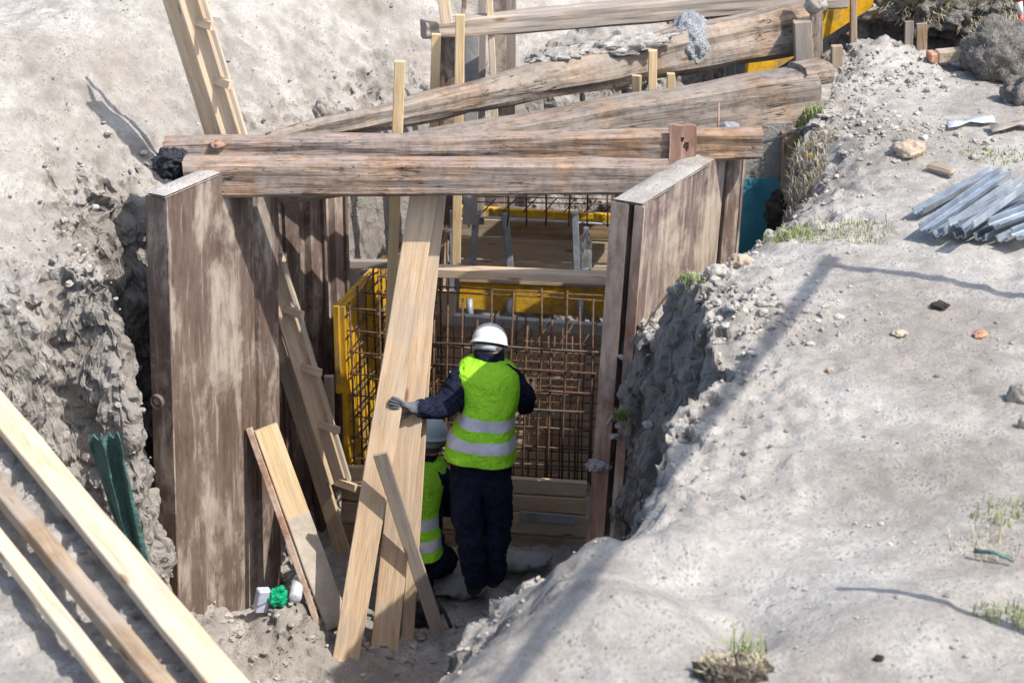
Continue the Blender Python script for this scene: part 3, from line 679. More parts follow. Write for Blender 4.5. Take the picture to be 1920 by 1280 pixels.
# stakes
st = [((750, 115), (731, 640), 11.26, 20, 'pine_yellow', 'tall yellow pine stake in front of the logs, leftmost of the stakes'),
      ((818, 64), (806, 520), 12.6, 17, 'pine_yellow', 'yellow pine stake under the left end of the top beam'),
      ((863, 28), (855, 520), 12.5, 17, 'pine_yellow', 'yellow pine stake crossing in front of the top beam'),
      ((917, -20), (930, 260), 12.9, 12, 'pine_pale', 'thin pale stake behind the top beam, leaning slightly'),
      ((1224, 95), (1220, 420), 12.35, 16, 'pine_yellow', 'yellow pine stake poking up between the two logs, tallest of the three there'),
      ((1194, 142), (1184, 520), 12.45, 17, 'pine_yellow', 'yellow pine stake between the logs, left of the tallest one'),
      ((1258, 138), (1254, 420), 12.55, 15, 'pine_yellow', 'short yellow stake top between the logs, right of the tallest one'),
      ((826, -40), (838, 44), 12.68, 22, 'pine_pale', 'wide pale board end touching the top beam from above'),
      ((872, -30), (868, 60), 12.9, 9, 'rust', 'thin rusty bar above the top beam')]
for i, (p0, p1, Yq, w, mt, lab) in enumerate(st):
    board('stake' if i < 7 else ('board' if i == 7 else 'steel_bar'), P(*p0, Yq), P(*p1, Yq), w, .045 if i < 7 else .02, mt, lab, 'stake' if i < 7 else ('board' if i == 7 else 'bar'), 'pine stakes' if i < 7 else None, jit=.001, seed=20 + i)
# black bag
lump('plastic_bag', P(322, 306, 11.0), (.10, .08, .085), 'black', 23, 5, .35, 2.6, label='crumpled black plastic bag at the left end of the beams', cat='bag')
# small reddish wedge above log A
lump('stone', P(607, 212, 12.4), (.06, .05, .085), 'stone_grey', 25, 4, .4, 1.8, label='upright pointed brownish stone behind the thin end of the upper log', cat='stone')

# ------------------------------------------------------------------ planks leaning in the trench
pg = 'planks leaning in the trench'
board('plank', P(799, 345, 11.0), P(646, 1250, 10.50), 51, .048, 'pine', 'longest pale plank leaning up to the front beam, touched by the gloved hand', 'plank', pg, seed=31, n=24)
board('plank', P(812, 345, 11.04), P(716, 1258, 10.60), 52, .045, 'pine', 'wide plank just right of the longest one, partly behind it', 'plank', pg, seed=32, n=24)
board('plank', P(815, 345, 11.10), P(761, 1252, 10.74), 24, .045, 'pine', 'narrow plank at the right side of the leaning bunch', 'plank', pg, seed=33, n=24)
board('plank', P(713, 850, 10.58), P(822, 1185, 10.70), 27, .025, 'board_grey', 'thin grey board crossing in front of the pale leaning planks', 'plank', pg, seed=34)
pk_ = board('plank', P(497, 800, 10.98), P(632, 1172, 10.74), 46, .04, 'pine_yellow', 'yellowish plank leaning on the big left panel, cement smeared lower half', 'plank', pg, seed=35, wdir=(1, .5, .3))
board('cement_coat', P(557, 965, 10.872), P(631.5, 1170, 10.741), 47, .046, 'cement_dull', parent=pk_, seed=36, wdir=(1, .5, .3))
board('pole', P(467, 802, 10.95), P(616, 1228, 10.62), 12, .03, 'rust_red', 'thin reddish brown pole leaning left of the cement smeared plank', 'pole')
board('cross_rail', P(655, 494, 12.25), P(735, 494, 12.3), 14, .05, 'board_grey', 'short board lying over the left rebar cage', 'board', wdir=(0, 0, 1))
board('cross_rail', P(806, 507, 11.35), P(1140, 521, 11.1), 17, .09, 'pine', 'pale horizontal rail wedged between planks and the right panel', 'rail', wdir=(0, .0, 1))
# ladder
lad = empty('ladder', P(640, 1030, 11.6), 'home made wooden ladder rising out of the trench behind the beams', 'ladder')
YT, YB = 11.45, 11.62
loft('rail', P(300, -70, YT), P(644, 1036, YB), rect_cs(.10, .03), M['pine'], wdir=(1, -.35, 0), parent=lad, n=24, jit=.001)
loft('rail', P(334, -70, YT - .16), P(634, 900, YB - .14), rect_cs(.125, .028), M['pine'], wdir=(1, .55, 0), parent=lad, n=24, jit=.001)
loft('rail_edge', P(362, -70, YT - .20), P(655, 900, YB - .18), rect_cs(.022, .05, .002), M['pine_pale'], wdir=(1, 0, 0), parent=lad, n=16, jit=.001)
for k, y0 in enumerate((-68, 40, 150, 258, 366, 473, 581, 689, 797, 905)):
    x0 = 322 + .312 * y0; f = (y0 + 70) / 1100
    a = P(x0 + 8, y0 - 10, YT + (YB - YT) * f - .08); b = P(x0 + 64, y0 + 10, YT + (YB - YT) * f - .25)
    loft('rung', a, b, rect_cs(.045, .03, .002), M['pine'], wdir=(0, .25, 1), parent=lad, n=4, jit=.001, seed=k)

# ------------------------------------------------------------------ formwork boxes
# near box: low front wall
fw = empty('formwork_wall', P(1020, 1000, 11.92), 'low front wall of stacked formwork boards beside the standing worker', 'formwork', 'formwork walls')
rows = [(895, 925, 'pine', 0), (925, 958, 'pine', 1), (958, 1000, 'ply', 2), (1000, 1045, 'beam_brown', 3)]
for y0, y1, mt, k in rows:
    a = P(640, (y0 + y1) / 2 - 22, 11.93 - .004 * k); b = P(1100, (y0 + y1) / 2 + 6, 11.90 - .004 * k)
    board('board', a, b, y1 - y0 - 1, .04, mt, wdir=(0, 0, 1), parent=fw, seed=40 + k)
board('grey_patch', P(975, 966, 11.86), P(1080, 975, 11.855), 20, .012, 'greywood', wdir=(0, 0, 1), parent=fw, seed=46)
# back wall of the near box
bw = empty('formwork_wall', P(960, 900, 12.7), 'plywood formwork wall behind the rebar grid with a grey cement lip', 'formwork', 'formwork walls')
for k in range(7):
    y0 = 612 + k * 46
    board('board', P(780, y0 + 12, 12.72), P(1160, y0 + 32, 12.68), 44, .03, 'ply', wdir=(0, 0, 1), parent=bw, seed=50 + k)
board('lip', P(780, 594, 12.62), P(1160, 619, 12.56), 22, .05, 'greywood', wdir=(0, 0, 1), parent=bw, seed=58)
yw = empty('formwork_wall', P(1000, 590, 12.95), 'bright yellow formwork board seen above the standing worker', 'formwork', 'formwork walls')
board('board', P(862, 551, 12.95), P(1160, 570, 12.92), 56, .03, 'yellow', wdir=(0, 0, 1), parent=yw, seed=60)
board('edge_strip', P(862, 523, 12.94), P(1160, 536, 12.91), 8, .04, 'beam_brown', wdir=(0, 0, 1), parent=yw, seed=61)
for px in (880, 955, 1088):
    tube('strut', [P(px, 560, 12.88), P(px + 3, 612, 12.86)], .022, 'strut', yw, 6)
# far box
fb = empty('formwork_wall', P(1000, 500, 13.4), 'far plywood formwork wall with a yellow top strip and steel struts, under the beams', 'formwork', 'formwork walls')
for k, (y0, w, mt) in enumerate(((424, 34, 'beam_brown'), (462, 42, 'ply'), (506, 42, 'ply'))):
    board('board', P(850, y0, 13.42 + .003 * k), P(1180, y0 + 12, 13.38 + .003 * k), w, .03, mt, wdir=(0, 0, 1), parent=fb, seed=64 + k)
board('yellow_strip', P(820, 392, 13.3), P(1180, 412, 13.26), 19, .04, 'yellow', wdir=(0, 0, 1), parent=fb, seed=68)
board('steel_angle', P(850, 404, 13.26), P(1180, 422, 13.22), 4, .03, 'galv', wdir=(0, 0, 1), parent=fb, seed=69)
for px, dx in ((893, -8), (947, 12), (1078, 4)):
    loft('strut', P(px, 400, 13.22), P(px + dx, 520, 13.2), rect_cs(.045, .035), M['strut'], wdir=(1, 0, 0), parent=fb, n=4)
sb = empty('formwork_wall', P(800, 600, 12.6), 'pale cement splashed formwork end board beside the upper right edge of the leaning planks', 'formwork', 'formwork walls')
board('board', P(824, 430, 12.75), P(810, 620, 12.75), 40, .03, 'ply', parent=sb, seed=70, wdir=(1, .5, 0))
board('steel_post', P(848, 395, 12.7), P(846, 600, 12.7), 10, .03, 'strut', parent=sb, seed=71)
board('board', P(838, 545, 12.6), P(836, 600, 12.6), 34, .03, 'pine', parent=sb, seed=72)
# left wall of the near box, yellow
lw = empty('formwork_wall', P(645, 860, 11.9), 'yellow formwork panel standing left of the rebar cage', 'formwork', 'formwork walls')
def wquad(name, p_near, p_far, zt, zb, t, mat, parent, seed=0):
    n_ = Vector((p_far[0] - p_near[0], p_far[1] - p_near[1], 0)).normalized()
    s = Vector((n_.y, -n_.x, 0)) * t
    pr_ = [p_near, p_far, (p_far[0] + s.x, p_far[1] + s.y), (p_near[0] + s.x, p_near[1] + s.y)]
    return vext(name, pr_, zt, zb, mat, (0, 0), parent)
n0 = P(636, 575, 11.85); n1 = P(728, 462, 12.75)
wquad('panel', (n0.x, n0.y), (n1.x, n1.y), n0.z, -2.30, .03, 'yellow', lw)
wquad('outer_panel', (n0.x - .035, n0.y - .02), (n1.x - .035, n1.y - .02), n0.z + .01, n0.z - .55, .03, 'yellow', lw)
board('post', P(617, 705, 11.80), P(622, 1000, 11.80), 18, .05, 'board_grey', parent=lw, seed=75)
board('foot_board', P(640, 886, 11.75), P(735, 888, 11.8), 30, .04, 'pine', parent=lw, wdir=(0, 0, 1), seed=76)
wquad('back_panel', (n1.x + .02, n1.y + .02), (n1.x + .35, n1.y + .05), n1.z - .05, -2.30, .03, 'ply', lw)

# ------------------------------------------------------------------ rebar
def bar(name, pts, parent, r=.0065, mat='rebar'):
    r *= .86; return tube(name, pts, r, mat, parent, 6) if len(pts) != 2 else tube(name, [pts[0], pts[0].lerp(pts[1], .33) + Vector((random.gauss(0, .004), random.gauss(0, .004), random.gauss(0, .003))), pts[0].lerp(pts[1], .7) + Vector((random.gauss(0, .004), random.gauss(0, .004), random.gauss(0, .003))), pts[1]], r, mat, parent, 6)
rm = empty('rebar_mat', P(960, 900, 12.1), 'front rusty rebar grid with tall bars, in front of the plywood wall and standing worker', 'rebar', 'rebar cages')
random.seed(11)
for k, px in enumerate(range(958, 1112, 25)):
    top = [548, 610, 540, 600, 545, 575, 560][k % 7]; j = random.uniform(-4, 4)
    bar('upright_bar', [P(px + j + 6, top, 12.12), P(px + j - 4, 905, 12.02)], rm, .008)
for k, px in enumerate((812, 838, 866, 893, 920)):
    bar('upright_bar', [P(px + 2, [600, 540, 560, 600, 545][k], 12.12), P(px - 2, 905, 12.02)], rm, .008)
for k, py in enumerate((650, 690, 728, 763, 798, 833, 866)):
    bar('cross_bar', [P(800, py - 8, 12.09 - .01 * k / 2), P(1122 - k * 4, py + 10, 12.07 - .01 * k / 2)], rm, .0075, 'rebar' if k % 3 else 'rebar_dull')
for py in (542, 552):
    bar('cross_bar', [P(806, py - 6, 12.14), P(1130, py + 12, 12.12)], rm, .006)
rm2 = empty('rebar_mat', P(960, 900, 12.45), 'rear rusty rebar grid close to the plywood wall behind the standing worker', 'rebar', 'rebar cages')
for k in range(22):
    px = 806 + k * 14.6 + random.uniform(-3, 3)
    bar('upright_bar', [P(px + 3, random.choice((590, 615, 630)), 12.5), P(px - 4, 910, 12.42)], rm2, .006)
for k in range(17):
    py = 640 + k * 15.6 + random.uniform(-3, 3)
    bar('cross_bar', [P(800, py - 6, 12.48), P(1130 - k * 2, py + 10, 12.46)], rm2, .0055)
for k in range(6):
    px = 870 + k * 44
    bar('slanting_bar', [P(px, 648, 12.4), P(px + 30, 604, 12.5)], rm2, .006)
# far cage sticking up over the yellow strip
rm3 = empty('rebar_mat', P(1000, 420, 13.2), 'distant rebar bars standing over the yellow strip under the beam', 'rebar', 'rebar cages')
for k, px in enumerate((822, 835, 845, 880, 952, 988, 1024, 1068, 1102, 1140, 1150)):
    bar('upright_bar', [P(px, 350, 13.2), P(px - 1, 425 if k > 2 else 470, 13.2)], rm3, .007)
for py in (366, 376): bar('cross_bar', [P(812, py, 13.18), P(1165, py + 8, 13.18)], rm3, .005)
for k in range(7): bar('slanting_bar', [P(905 + k * 38, 398, 13.2), P(930 + k * 38, 372, 13.2)], rm3, .005)
# left cage
cg = empty('rebar_cage', P(690, 870, 12.0), 'left rebar cage standing beside the yellow formwork panel', 'rebar', 'rebar cages')
def cagept(t, s, z):                                   # t along the wall, s off it
    p = (n0.x + .06 + (n1.x - n0.x) * t + .18 * s, n0.y + .02 + (n1.y - n0.y) * t - .02 * s, z); return Vector(p)
zt = n0.z + .02
for s in (0, 1, 1.8):
    for k in range(7):
        t = k / 6 * .95
        top = zt + .10 * (1 if k % 2 else .5) + .05 * s
        a = cagept(t, s, -2.28); b = cagept(t, s, top - .05); c = cagept(t + .04, s + .08, top); d = cagept(t + .1, s + .25, top + .005)
        bar('upright_bar', [a, b, c, d] if k > 1 else [a, b], cg, .0075)
for s in (0, 1, 1.8):
    for k in range(8):
        z = zt - .06 - k * .14
        bar('cross_bar', [cagept(-.04, s, z), cagept(.98, s, z + .01)], cg, .0065, 'rebar' if k % 2 else 'rebar_dull')
for k in range(8):
    z = zt - .05 - k * .14
    for t in (.0, .3, .62):
        bar('link_bar', [cagept(t, -.1, z + .01), cagept(t, 1.95, z - .01)], cg, .006)

# plastic bottle on the strut
bt = empty('plastic_bottle', P(1098, 506, 12.2), 'clear plastic bottle hanging upright beside the rightmost steel strut', 'bottle')
def lathe(name, prof, loc, mat, parent=None, k=20, rot=None, smooth=True):
    V = []; F = []
    for (r, z) in prof:
        for j in range(k): a = 2 * math.pi * j / k; V.append((r * math.cos(a), r * math.sin(a), z))
    for i in range(len(prof) - 1):
        for j in range(k): F.append((i * k + j, i * k + (j + 1) % k, (i + 1) * k + (j + 1) % k, (i + 1) * k + j))
    F.append(tuple(reversed(range(k)))); F.append(tuple(range((len(prof) - 1) * k, len(prof) * k)))
    m = Matrix.Translation(loc)
    if rot: m = m @ rot.to_matrix().to_4x4()
    return mesh_obj(name, V, F, M[mat], parent, m, smooth)
BOT = [(.012, 0), (.034, .004), (.037, .02), (.035, .07), (.037, .075), (.037, .13), (.034, .135), (.037, .14), (.036, .18), (.026, .215), (.014, .235), (.013, .245)]
lathe('body', BOT, P(1098, 504, 12.2), 'clear', bt)
lathe('cap', [(.015, .0), (.016, .004), (.016, .02), (.012, .022)], P(1098, 504, 12.2) + Vector((0, 0, .246)), 'white', bt)

# ------------------------------------------------------------------ litter at the foot of the left panel
def ongz(px, py, Y):
    p = P(px, py, Y); p.z = gz(p.x, p.y) + .012; return p
ct = empty('carton', P(490, 1122, 10.6), 'pale lilac carton with a dark stripe leaning at the foot of the left panel', 'carton')
q = Quaternion((0, 1, 0), R(12)) @ Quaternion((0, 0, 1), R(25))
lp_ = ongz(491, 1110, 10.62); box('body', lp_ + Vector((0, 0, .065)), (.075, .06, .14), 'lilac', ct, q, .006)
box('stripe', lp_ + Vector((0, 0, .06)), (.079, .064, .018), 'strut', ct, q @ Quaternion((0, 1, 0), R(-25)), .001)
gb = empty('plastic_can', P(521, 1130, 10.6), 'bright green crushed plastic can beside the lilac carton', 'can')
gp_ = ongz(521, 1112, 10.62); lump('body', gp_ + Vector((0, 0, .05)), (.052, .045, .055), 'greenplastic', 33, 4, .5, 1.5, parent=gb, smooth=False)
tube('neck', [gp_ + Vector((.01, 0, .09)), gp_ + Vector((.03, -.01, .115))], .018, 'greenplastic', gb, 12)
b2 = empty('plastic_bottle', P(553, 1130, 10.65), 'cloudy bottle lying right of the green can, base facing out', 'bottle')
bp_ = ongz(553, 1118, 10.60) + Vector((0, 0, .04)); lathe('body', BOT, bp_, 'film', b2, rot=Quaternion((1, 0, 0), R(-86)))
lathe('cap', [(.015, .0), (.016, .004), (.016, .02), (.012, .022)], bp_ + Vector((0, .245, .017)), 'white', b2, rot=Quaternion((1, 0, 0), R(-86)))
# green tarp
def tarp():
    V = []; F = []; n, m_ = 30, 12
    for i in range(n + 1):
        t = i / n; l = (165 + 80 * t ** 1.1, 822 + 230 * t); r = (222 + 62 * t, 815 + 250 * t)
        for j in range(m_ + 1):
            s = j / m_; px = l[0] * (1 - s) + r[0] * s; py = l[1] * (1 - s) + r[1] * s + (8 * math.sin(j * 2.1) if i == 0 else 0)
            V.append(P(px, py, 9.62 + .25 * t + .03 * math.sin(s * 11 + t * 2.5) + .015 * math.sin(s * 23 + t * 9) + .012 * math.sin(t * 21 + s * 5)))
    for i in range(n):
        for j in range(m_): a = i * (m_ + 1) + j; F.append((a, a + m_ + 1, a + m_ + 2, a + 1))
    o = mesh_obj('tarp', V, F, M['tarp'], smooth=True); md = o.modifiers.new('thick', 'SOLIDIFY'); md.thickness = .006
    tag(o, 'strip of folded dark green tarp hanging down the dirt face left of the panel', 'tarp')
tarp()

# timbers lying bottom left
tg = 'timbers lying on the near left ground'
def gtimber(c0_, c1_, w, t, mat, lab, seed):
    a = G(*c0_, .06); b = G(*c1_, .06); d = (b - a).normalized(); a = a - d * 1.0; b = b + d * .5
    up = Vector((0, 0, 1)).cross(d)
    return board('timber', a, b, 0, t, mat, lab, 'timber', tg, wdir=up, w=w, seed=seed, n=30, jit=.003)
gtimber((0, 772), (422, 1280), .112, .04, 'pine_pale', 'widest pale yellow board lying at lower left, nearest the panel', 81)
gtimber((0, 920), (300, 1280), .064, .055, 'beam_brown', 'darker brown timber lying between two pale boards at lower left', 82)
gtimber((0, 1018), (206, 1280), .060, .04, 'pine_pale', 'narrow pale board lying at the bottom left corner', 83)

# ------------------------------------------------------------------ right bank objects
gr = 'galvanised rails in the heap'
rl = [(1722, 395, 1868, 318, .0), (1735, 428, 1885, 322, .03), (1762, 436, 1905, 338, .02), (1788, 418, 1940, 352, .07), (1800, 440, 1950, 360, .0), (1838, 444, 1975, 372, .01), (1862, 420, 1990, 372, .08), (1880, 446, 1995, 392, .02), (1905, 440, 2030, 392, .06), (1815, 425, 1925, 345, .11)]
rlab = ['outermost galvanised rail, at the left edge of the heap', 'second galvanised rail from the left of the heap, bright long face', 'third rail from the left in the heap, blunt near end', 'raised rail crossing over the middle of the heap', 'rail under the raised one, middle of the heap',
        'middle right rail of the heap with a shaded near end', 'raised rail in the right half of the heap', 'low rail in the right half of the heap', 'rail at the right picture edge in the heap', 'topmost rail lying across the heap']
W = .075
cs = [(-W / 2, -.016), (-W / 2 + .012, -.016), (-W / 2 + .014, .012), (-.012, .016), (-.008, .006), (.008, .006), (.012, .016), (W / 2 - .014, .012), (W / 2 - .012, -.016), (W / 2, -.016), (W / 2, -.012), (W / 2 - .009, .017), (.012, .021), (.006, .011), (-.006, .011), (-.012, .021), (-W / 2 + .009, .017), (-W / 2, -.012)]
for i, (x0, y0, x1, y1, h) in enumerate(rl):
    a = G(x0, y0, h + .05); b = G(x1, y1, h + .06)
    o = loft('metal_rail', a, b, cs, M['galv'], wdir=(1, -.6, random.uniform(-.7, .7)), n=4); tag(o, rlab[i], 'metal rail', gr)

def stone(px, py, w, h, mat, lab, seed, cat='stone', group=None, name='stone'):
    p = onground(px, py + h / 2); m_ = mpp(p); r = w * m_ / 2
    return lump(name, p + Vector((0, 0, r * .3)), (r, r * .8, h * m_ / 2), mat, seed, 4, .35, 1.6, label=lab, cat=cat, group=group)
stone(1387, 482, 44, 26, 'stone', 'smooth tan stone on the bank edge below the teal sheet', 41)
stone(1705, 272, 58, 34, 'stone', 'rough tan boulder on the right bank above the rail heap', 42)
stone(1867, 134, 38, 34, 'stone', 'pale rounded stone under the big grassy clod', 43)
stone(1912, 722, 50, 56, 'stone_grey', 'brown stone at the right edge of the picture, upper one', 44)
stone(1920, 782, 24, 36, 'stone_grey', 'brown stone at the right edge of the picture, lower one', 45)
stone(1838, 622, 26, 16, 'brick', 'small reddish stone on the open sand', 46)
stone(1762, 570, 34, 14, 'root', 'dark flat soil crumb on the sand above the reddish stone', 47)
stone(1686, 622, 30, 12, 'stone', 'flat tan stone left of the small reddish stone', 48)
stone(1556, 690, 15, 13, 'stone', 'tiny pale yellow stone alone on the sand', 49)
stone(1235, 262, 1, 1, 'stone', 'x', 1) if False else None
stone(1345, 500, 46, 34, 'clod', 'sandy lump at the foot of the right panel beside the tan stone', 51)
stone(1215, 600, 34, 28, 'cement', 'white stone in the rubble at the foot of the right panel', 52)
stone(1200, 560, 1, 1, 'stone', 'x', 1) if False else None
stone(1648, 1230, 20, 12, 'root', 'small dark crumb in the near sand at the bottom right', 54)
# broken brick and block
p = onground(1780, 122); q = Quaternion((0, 0, 1), R(8)) @ Quaternion((0, 1, 0), R(-3))
bb = empty('brick_block', p, 'broken block with a red brick end lying at the top right', 'brick')
box('block', p + Vector((.03, 0, .075)), (.24, .09, .075), 'stone', bb, q, .008); box('red_end', p + Vector((-.115, -.012, .068)), (.05, .10, .06), 'brick', bb, q, .008)
p = onground(1764, 328); box('wood_chip', p + Vector((0, 0, .03)), (.17, .05, .035), 'beam_brown', None, Quaternion((0, 0, 1), R(-48)) @ Quaternion((1, 0, 0), R(15)), .012, 'tan wedge of wood lying on the sand left of the rail heap', 'wood piece')
# big grassy clod, film, pipe, barrier pole
p = onground(1880, 150)
gc = lump('earth_clod', p + Vector((.06, .15, .12)), (.29, .28, .22), 'root', 61, 5, .26, 1.7, label='big grassy earth clod at the top right corner', cat='earth clod')
gc.data.materials[0] = M['turf_soil']
def fuzz(parent, c, sz, n, mat, seed, L=.05):
    V = []; F = []; rs = random.Random(seed)
    for k in range(n):
        a = rs.uniform(0, 6.28); u = rs.uniform(-.2, 1); r = math.sqrt(max(0, 1 - u * u)); d = Vector((math.cos(a) * r * sz[0], math.sin(a) * r * sz[1], u * sz[2]))
        b = len(V); w = .002; tip = d * 1.08 + Vector((rs.uniform(-L, L), rs.uniform(-L, L), rs.uniform(-L * .6, L)))
        V += [d * .95 + Vector((-w, 0, 0)), d * .95 + Vector((w, 0, 0)), tip]; F.append((b, b + 1, b + 2))
    g = mesh_obj('grass', V, F, M[mat]); g.parent = parent; return g
fuzz(gc, None, (.29, .28, .24), 500, 'grass_dry', 5, .03)
p = onground(1905, 190); lump('earth_clod', p + Vector((.05, 0, .05)), (.13, .14, .10), 'turf_soil', 62, 4, .5, 1.5, label='smaller earth clod at the right edge below the big one', cat='earth clod')
def strip(name, pts, w, mat, lab, cat, h=.01):
    V = []; F = []; n = len(pts)
    for i, (px, py) in enumerate(pts):
        p = onground(px, py); 
        for s in (-1, -.3, .3, 1): V.append(p + Vector((0, s * w / 2, h + .012 * math.sin(i * 1.9 + s * 2))))
    for i in range(n - 1):
        for j in range(3): a = i * 4 + j; F.append((a, a + 4, a + 5, a + 1))
    o = mesh_obj(name, V, F, M[mat], smooth=True); md = o.modifiers.new('t', 'SOLIDIFY'); md.thickness = .003; tag(o, lab, cat)
strip('plastic_film', [(1775, 242), (1795, 240), (1815, 236), (1838, 233), (1862, 231)], .10, 'film', 'wrinkled clear plastic film on the ground left of the grey strip', 'plastic film', .03)
strip('grey_strip', [(1856, 250), (1880, 247), (1905, 243), (1935, 241)], .12, 'board_grey', 'grey flat strip on the ground at the right edge under the clods', 'strip', .035)
bp = empty('barrier_pole', P(1914, 60, 13.3), 'red and white barrier pole at the top right corner', 'pole')
for k in range(5):
    a = P(1905 + k * 3.2, -45 + k * 24, 13.3); b = P(1905 + (k + 1) * 3.2, -45 + (k + 1) * 24, 13.3)
    tube('band', [a, b], .017, 'red' if k % 2 else 'white', bp, 10)
sk = tube('stick', [onground(1825, 1047) + Vector((0, 0, .03)), onground(1862, 1052) + Vector((0, 0, .035)), onground(1900, 1062) + Vector((0, 0, .02))], .009, 'tarp', taper=.5)
tag(sk, 'dark short stick in the grass at the right edge', 'stick')
for i, (x0, y0, x1, y1, lab) in enumerate(((1275, 538, 1322, 541, 'pale wood splinter on the rubble beside the right panel'), (1198, 628, 1212, 652, 'thin splinter standing in the rubble near the post, upper'), (1138, 795, 1154, 770, 'pale splinter on the mud of the right post'))):
    a = onground(x0, y0) + Vector((0, 0, .03)); b = onground(x1, y1) + Vector((0, 0, .035))
    if i == 2: a = P(x0, y0, 10.3); b = P(x1, y1, 10.28)
    board('wood_splinter', a, b, 0, .006, 'pine_pale', lab, 'splinter', 'wood splinters', w=.014, n=3)
lump('yellow_scrap', onground(1516, 320) + Vector((0, 0, .02)), (.022, .012, .015), 'yellow', 3, 2, .2, label='tiny yellow scrap on the crumbly bank below the lower log', cat='scrap')

# ------------------------------------------------------------------ grass
def tuft(px, py, rad, n, hgt, mat, lab, seed, name='grass_tuft', z=None, loc=None, lean=1.0, kind=None):
    rs = random.Random(seed); p0 = loc or onground(px, py); V = []; F = []
    for i in range(n):
        a = rs.random() * 6.28; r = rad * rs.random() ** .6; x, y = p0.x + math.cos(a) * r, p0.y + math.sin(a) * r * .8
        zz = (gz(x, y) if loc is None else p0.z + rs.uniform(-.3, .3) * rad) - .005
        h = hgt * rs.uniform(.4, 1.1); w = .0012 + .0014 * rs.random(); la = rs.random() * 6.28; ln = lean * rs.random() * h
        dx, dy = math.cos(la) * ln, math.sin(la) * ln; b = len(V); sx, sy = -math.sin(la) * w, math.cos(la) * w
        V += [(x - sx, y - sy, zz), (x + sx, y + sy, zz), (x + dx * .35 + sx, y + dy * .35 + sy, zz + h * .55), (x + dx * .35 - sx, y + dy * .35 - sy, zz + h * .55), (x + dx, y + dy, zz + h * (.95 if ln < h * .4 else .7))]
        F += [(b, b + 1, b + 2, b + 3), (b + 3, b + 2, b + 4)]
    o = mesh_obj(name, V, F, M[mat]); return tag(o, lab, 'grass', None if kind else 'grass tufts', kind)
tuft(1900, 965, .15, 170, .05, 'grass', 'green grass tuft at the right picture edge, upper of the near two', 1, kind='stuff')
tuft(1900, 1155, .13, 170, .05, 'grass', 'green grass tuft at the right picture edge, lower of the near two', 2, kind='stuff')
tuft(1860, 1020, .16, 120, .05, 'grass_dry', 'sparse yellowish grass round the dark stick', 3, kind='stuff')
tuft(1565, 438, .30, 300, .05, 'grass', 'low green grass patch left of the rail heap', 4, kind='stuff')
tuft(1610, 440, .2, 160, .045, 'grass_dry', 'dry grass patch between the green patch and the rail heap', 5, kind='stuff')
tuft(1862, 292, .18, 200, .04, 'grass', 'low green grass patch above the rail heap', 6, kind='stuff')
tuft(1480, 440, .14, 200, .06, 'grass', 'grass on the bank edge beside the root clump', 7, kind='stuff')
tuft(1515, 215, .10, 240, .09, 'grass', 'green grass hanging by the lower log end', 8, kind='stuff')
tuft(1520, 280, .14, 420, .07, 'grass_dry', 'dry grass fringe on the bank edge below the lower log end', 9, kind='stuff')
tuft(1510, 350, .13, 360, .07, 'grass_dry', 'dry grass fringe beside the brown post', 10, kind='stuff')
tuft(1163, 775, 0.035, 160, .09, 'grass', 'small bright green tuft in the cleft beside the right post', 12, loc=P(1163, 785, 10.0))
tuft(1290, 530, .08, 160, .05, 'grass', 'small grass wisps at the foot of the right panel', 13, kind='stuff')
tuft(1375, 1262, .10, 700, .07, 'grass_dry', 'dried brown grass clump at the bottom edge of the picture', 14)
p = onground(1375, 1262); lump('earth_clod', p + Vector((0, -.02, .0)), (.11, .09, .045), 'root', 63, 4, .6, 2.5, label='brown earth clod under the dried grass at the bottom edge', cat='earth clod')
tuft(1400, 1225, .07, 60, .10, 'grass', 'sparse yellow green blades above the dried clump', 15)
# turf at the far bank
for i, (px, py, sx, sz, lab) in enumerate(((1730, 12, .30, .14, 'overhanging turf with dark soil at the top right, left part'), (1810, 28, .28, .14, 'overhanging turf in the middle of the top right bank'), (1880, 10, .25, .15, 'overhanging turf near the barrier pole'))):
    c = P(px, py, 14.25); o = lump('turf', c, (sx, .3, sz), 'turf_soil', 70 + i, 5, .7, 2.0, label=lab, cat='turf', group='turf lumps on the far bank')
    V = []; F = []; rs = random.Random(i)
    for k in range(1500):
        a = rs.uniform(0, 6.28); u = rs.uniform(-.3, 1); r = math.sqrt(max(0, 1 - u * u)); d = Vector((math.cos(a) * r * sx, math.sin(a) * r * .3, u * sz))
        b = len(V); w = .004; tip = d * 1.05 + Vector((rs.uniform(-.04, .04), rs.uniform(-.08, 0), rs.uniform(-.05, .06)))
        V += [d * .9 + Vector((-w, 0, 0)), d * .9 + Vector((w, 0, 0)), tip]; F.append((b, b + 1, b + 2))
    g = mesh_obj('grass', V, F, M['grass_dry']); g.parent = o

# ------------------------------------------------------------------ frame outside the picture whose shadows fall on the sand
gl = empty('wooden_gantry', (3.48, 8.21, 0), 'tall wooden pole frame just outside the right edge, its shadow crossing the sand', 'pole frame')
tube('upright', [(3.49, 8.21, -.1), (3.49, 8.21, 3.0)], .035, 'board_grey', gl, 10)
tube('upright', [(1.80, 4.2, -.1), (1.80, 4.2, 3.0)], .035, 'board_grey', gl, 10)
tube('crossbar', [(3.52, 8.29, 3.03), (1.85, 4.1, 3.03)], .034, 'board_grey', gl, 10)
fp = tube('fence_stake', [(1.76, 5.85, -.1), (1.74, 5.85, .98)], .028, 'board_grey', taper=.7); tag(fp, 'stake just outside the right edge whose shadow falls on the near sand', 'stake')

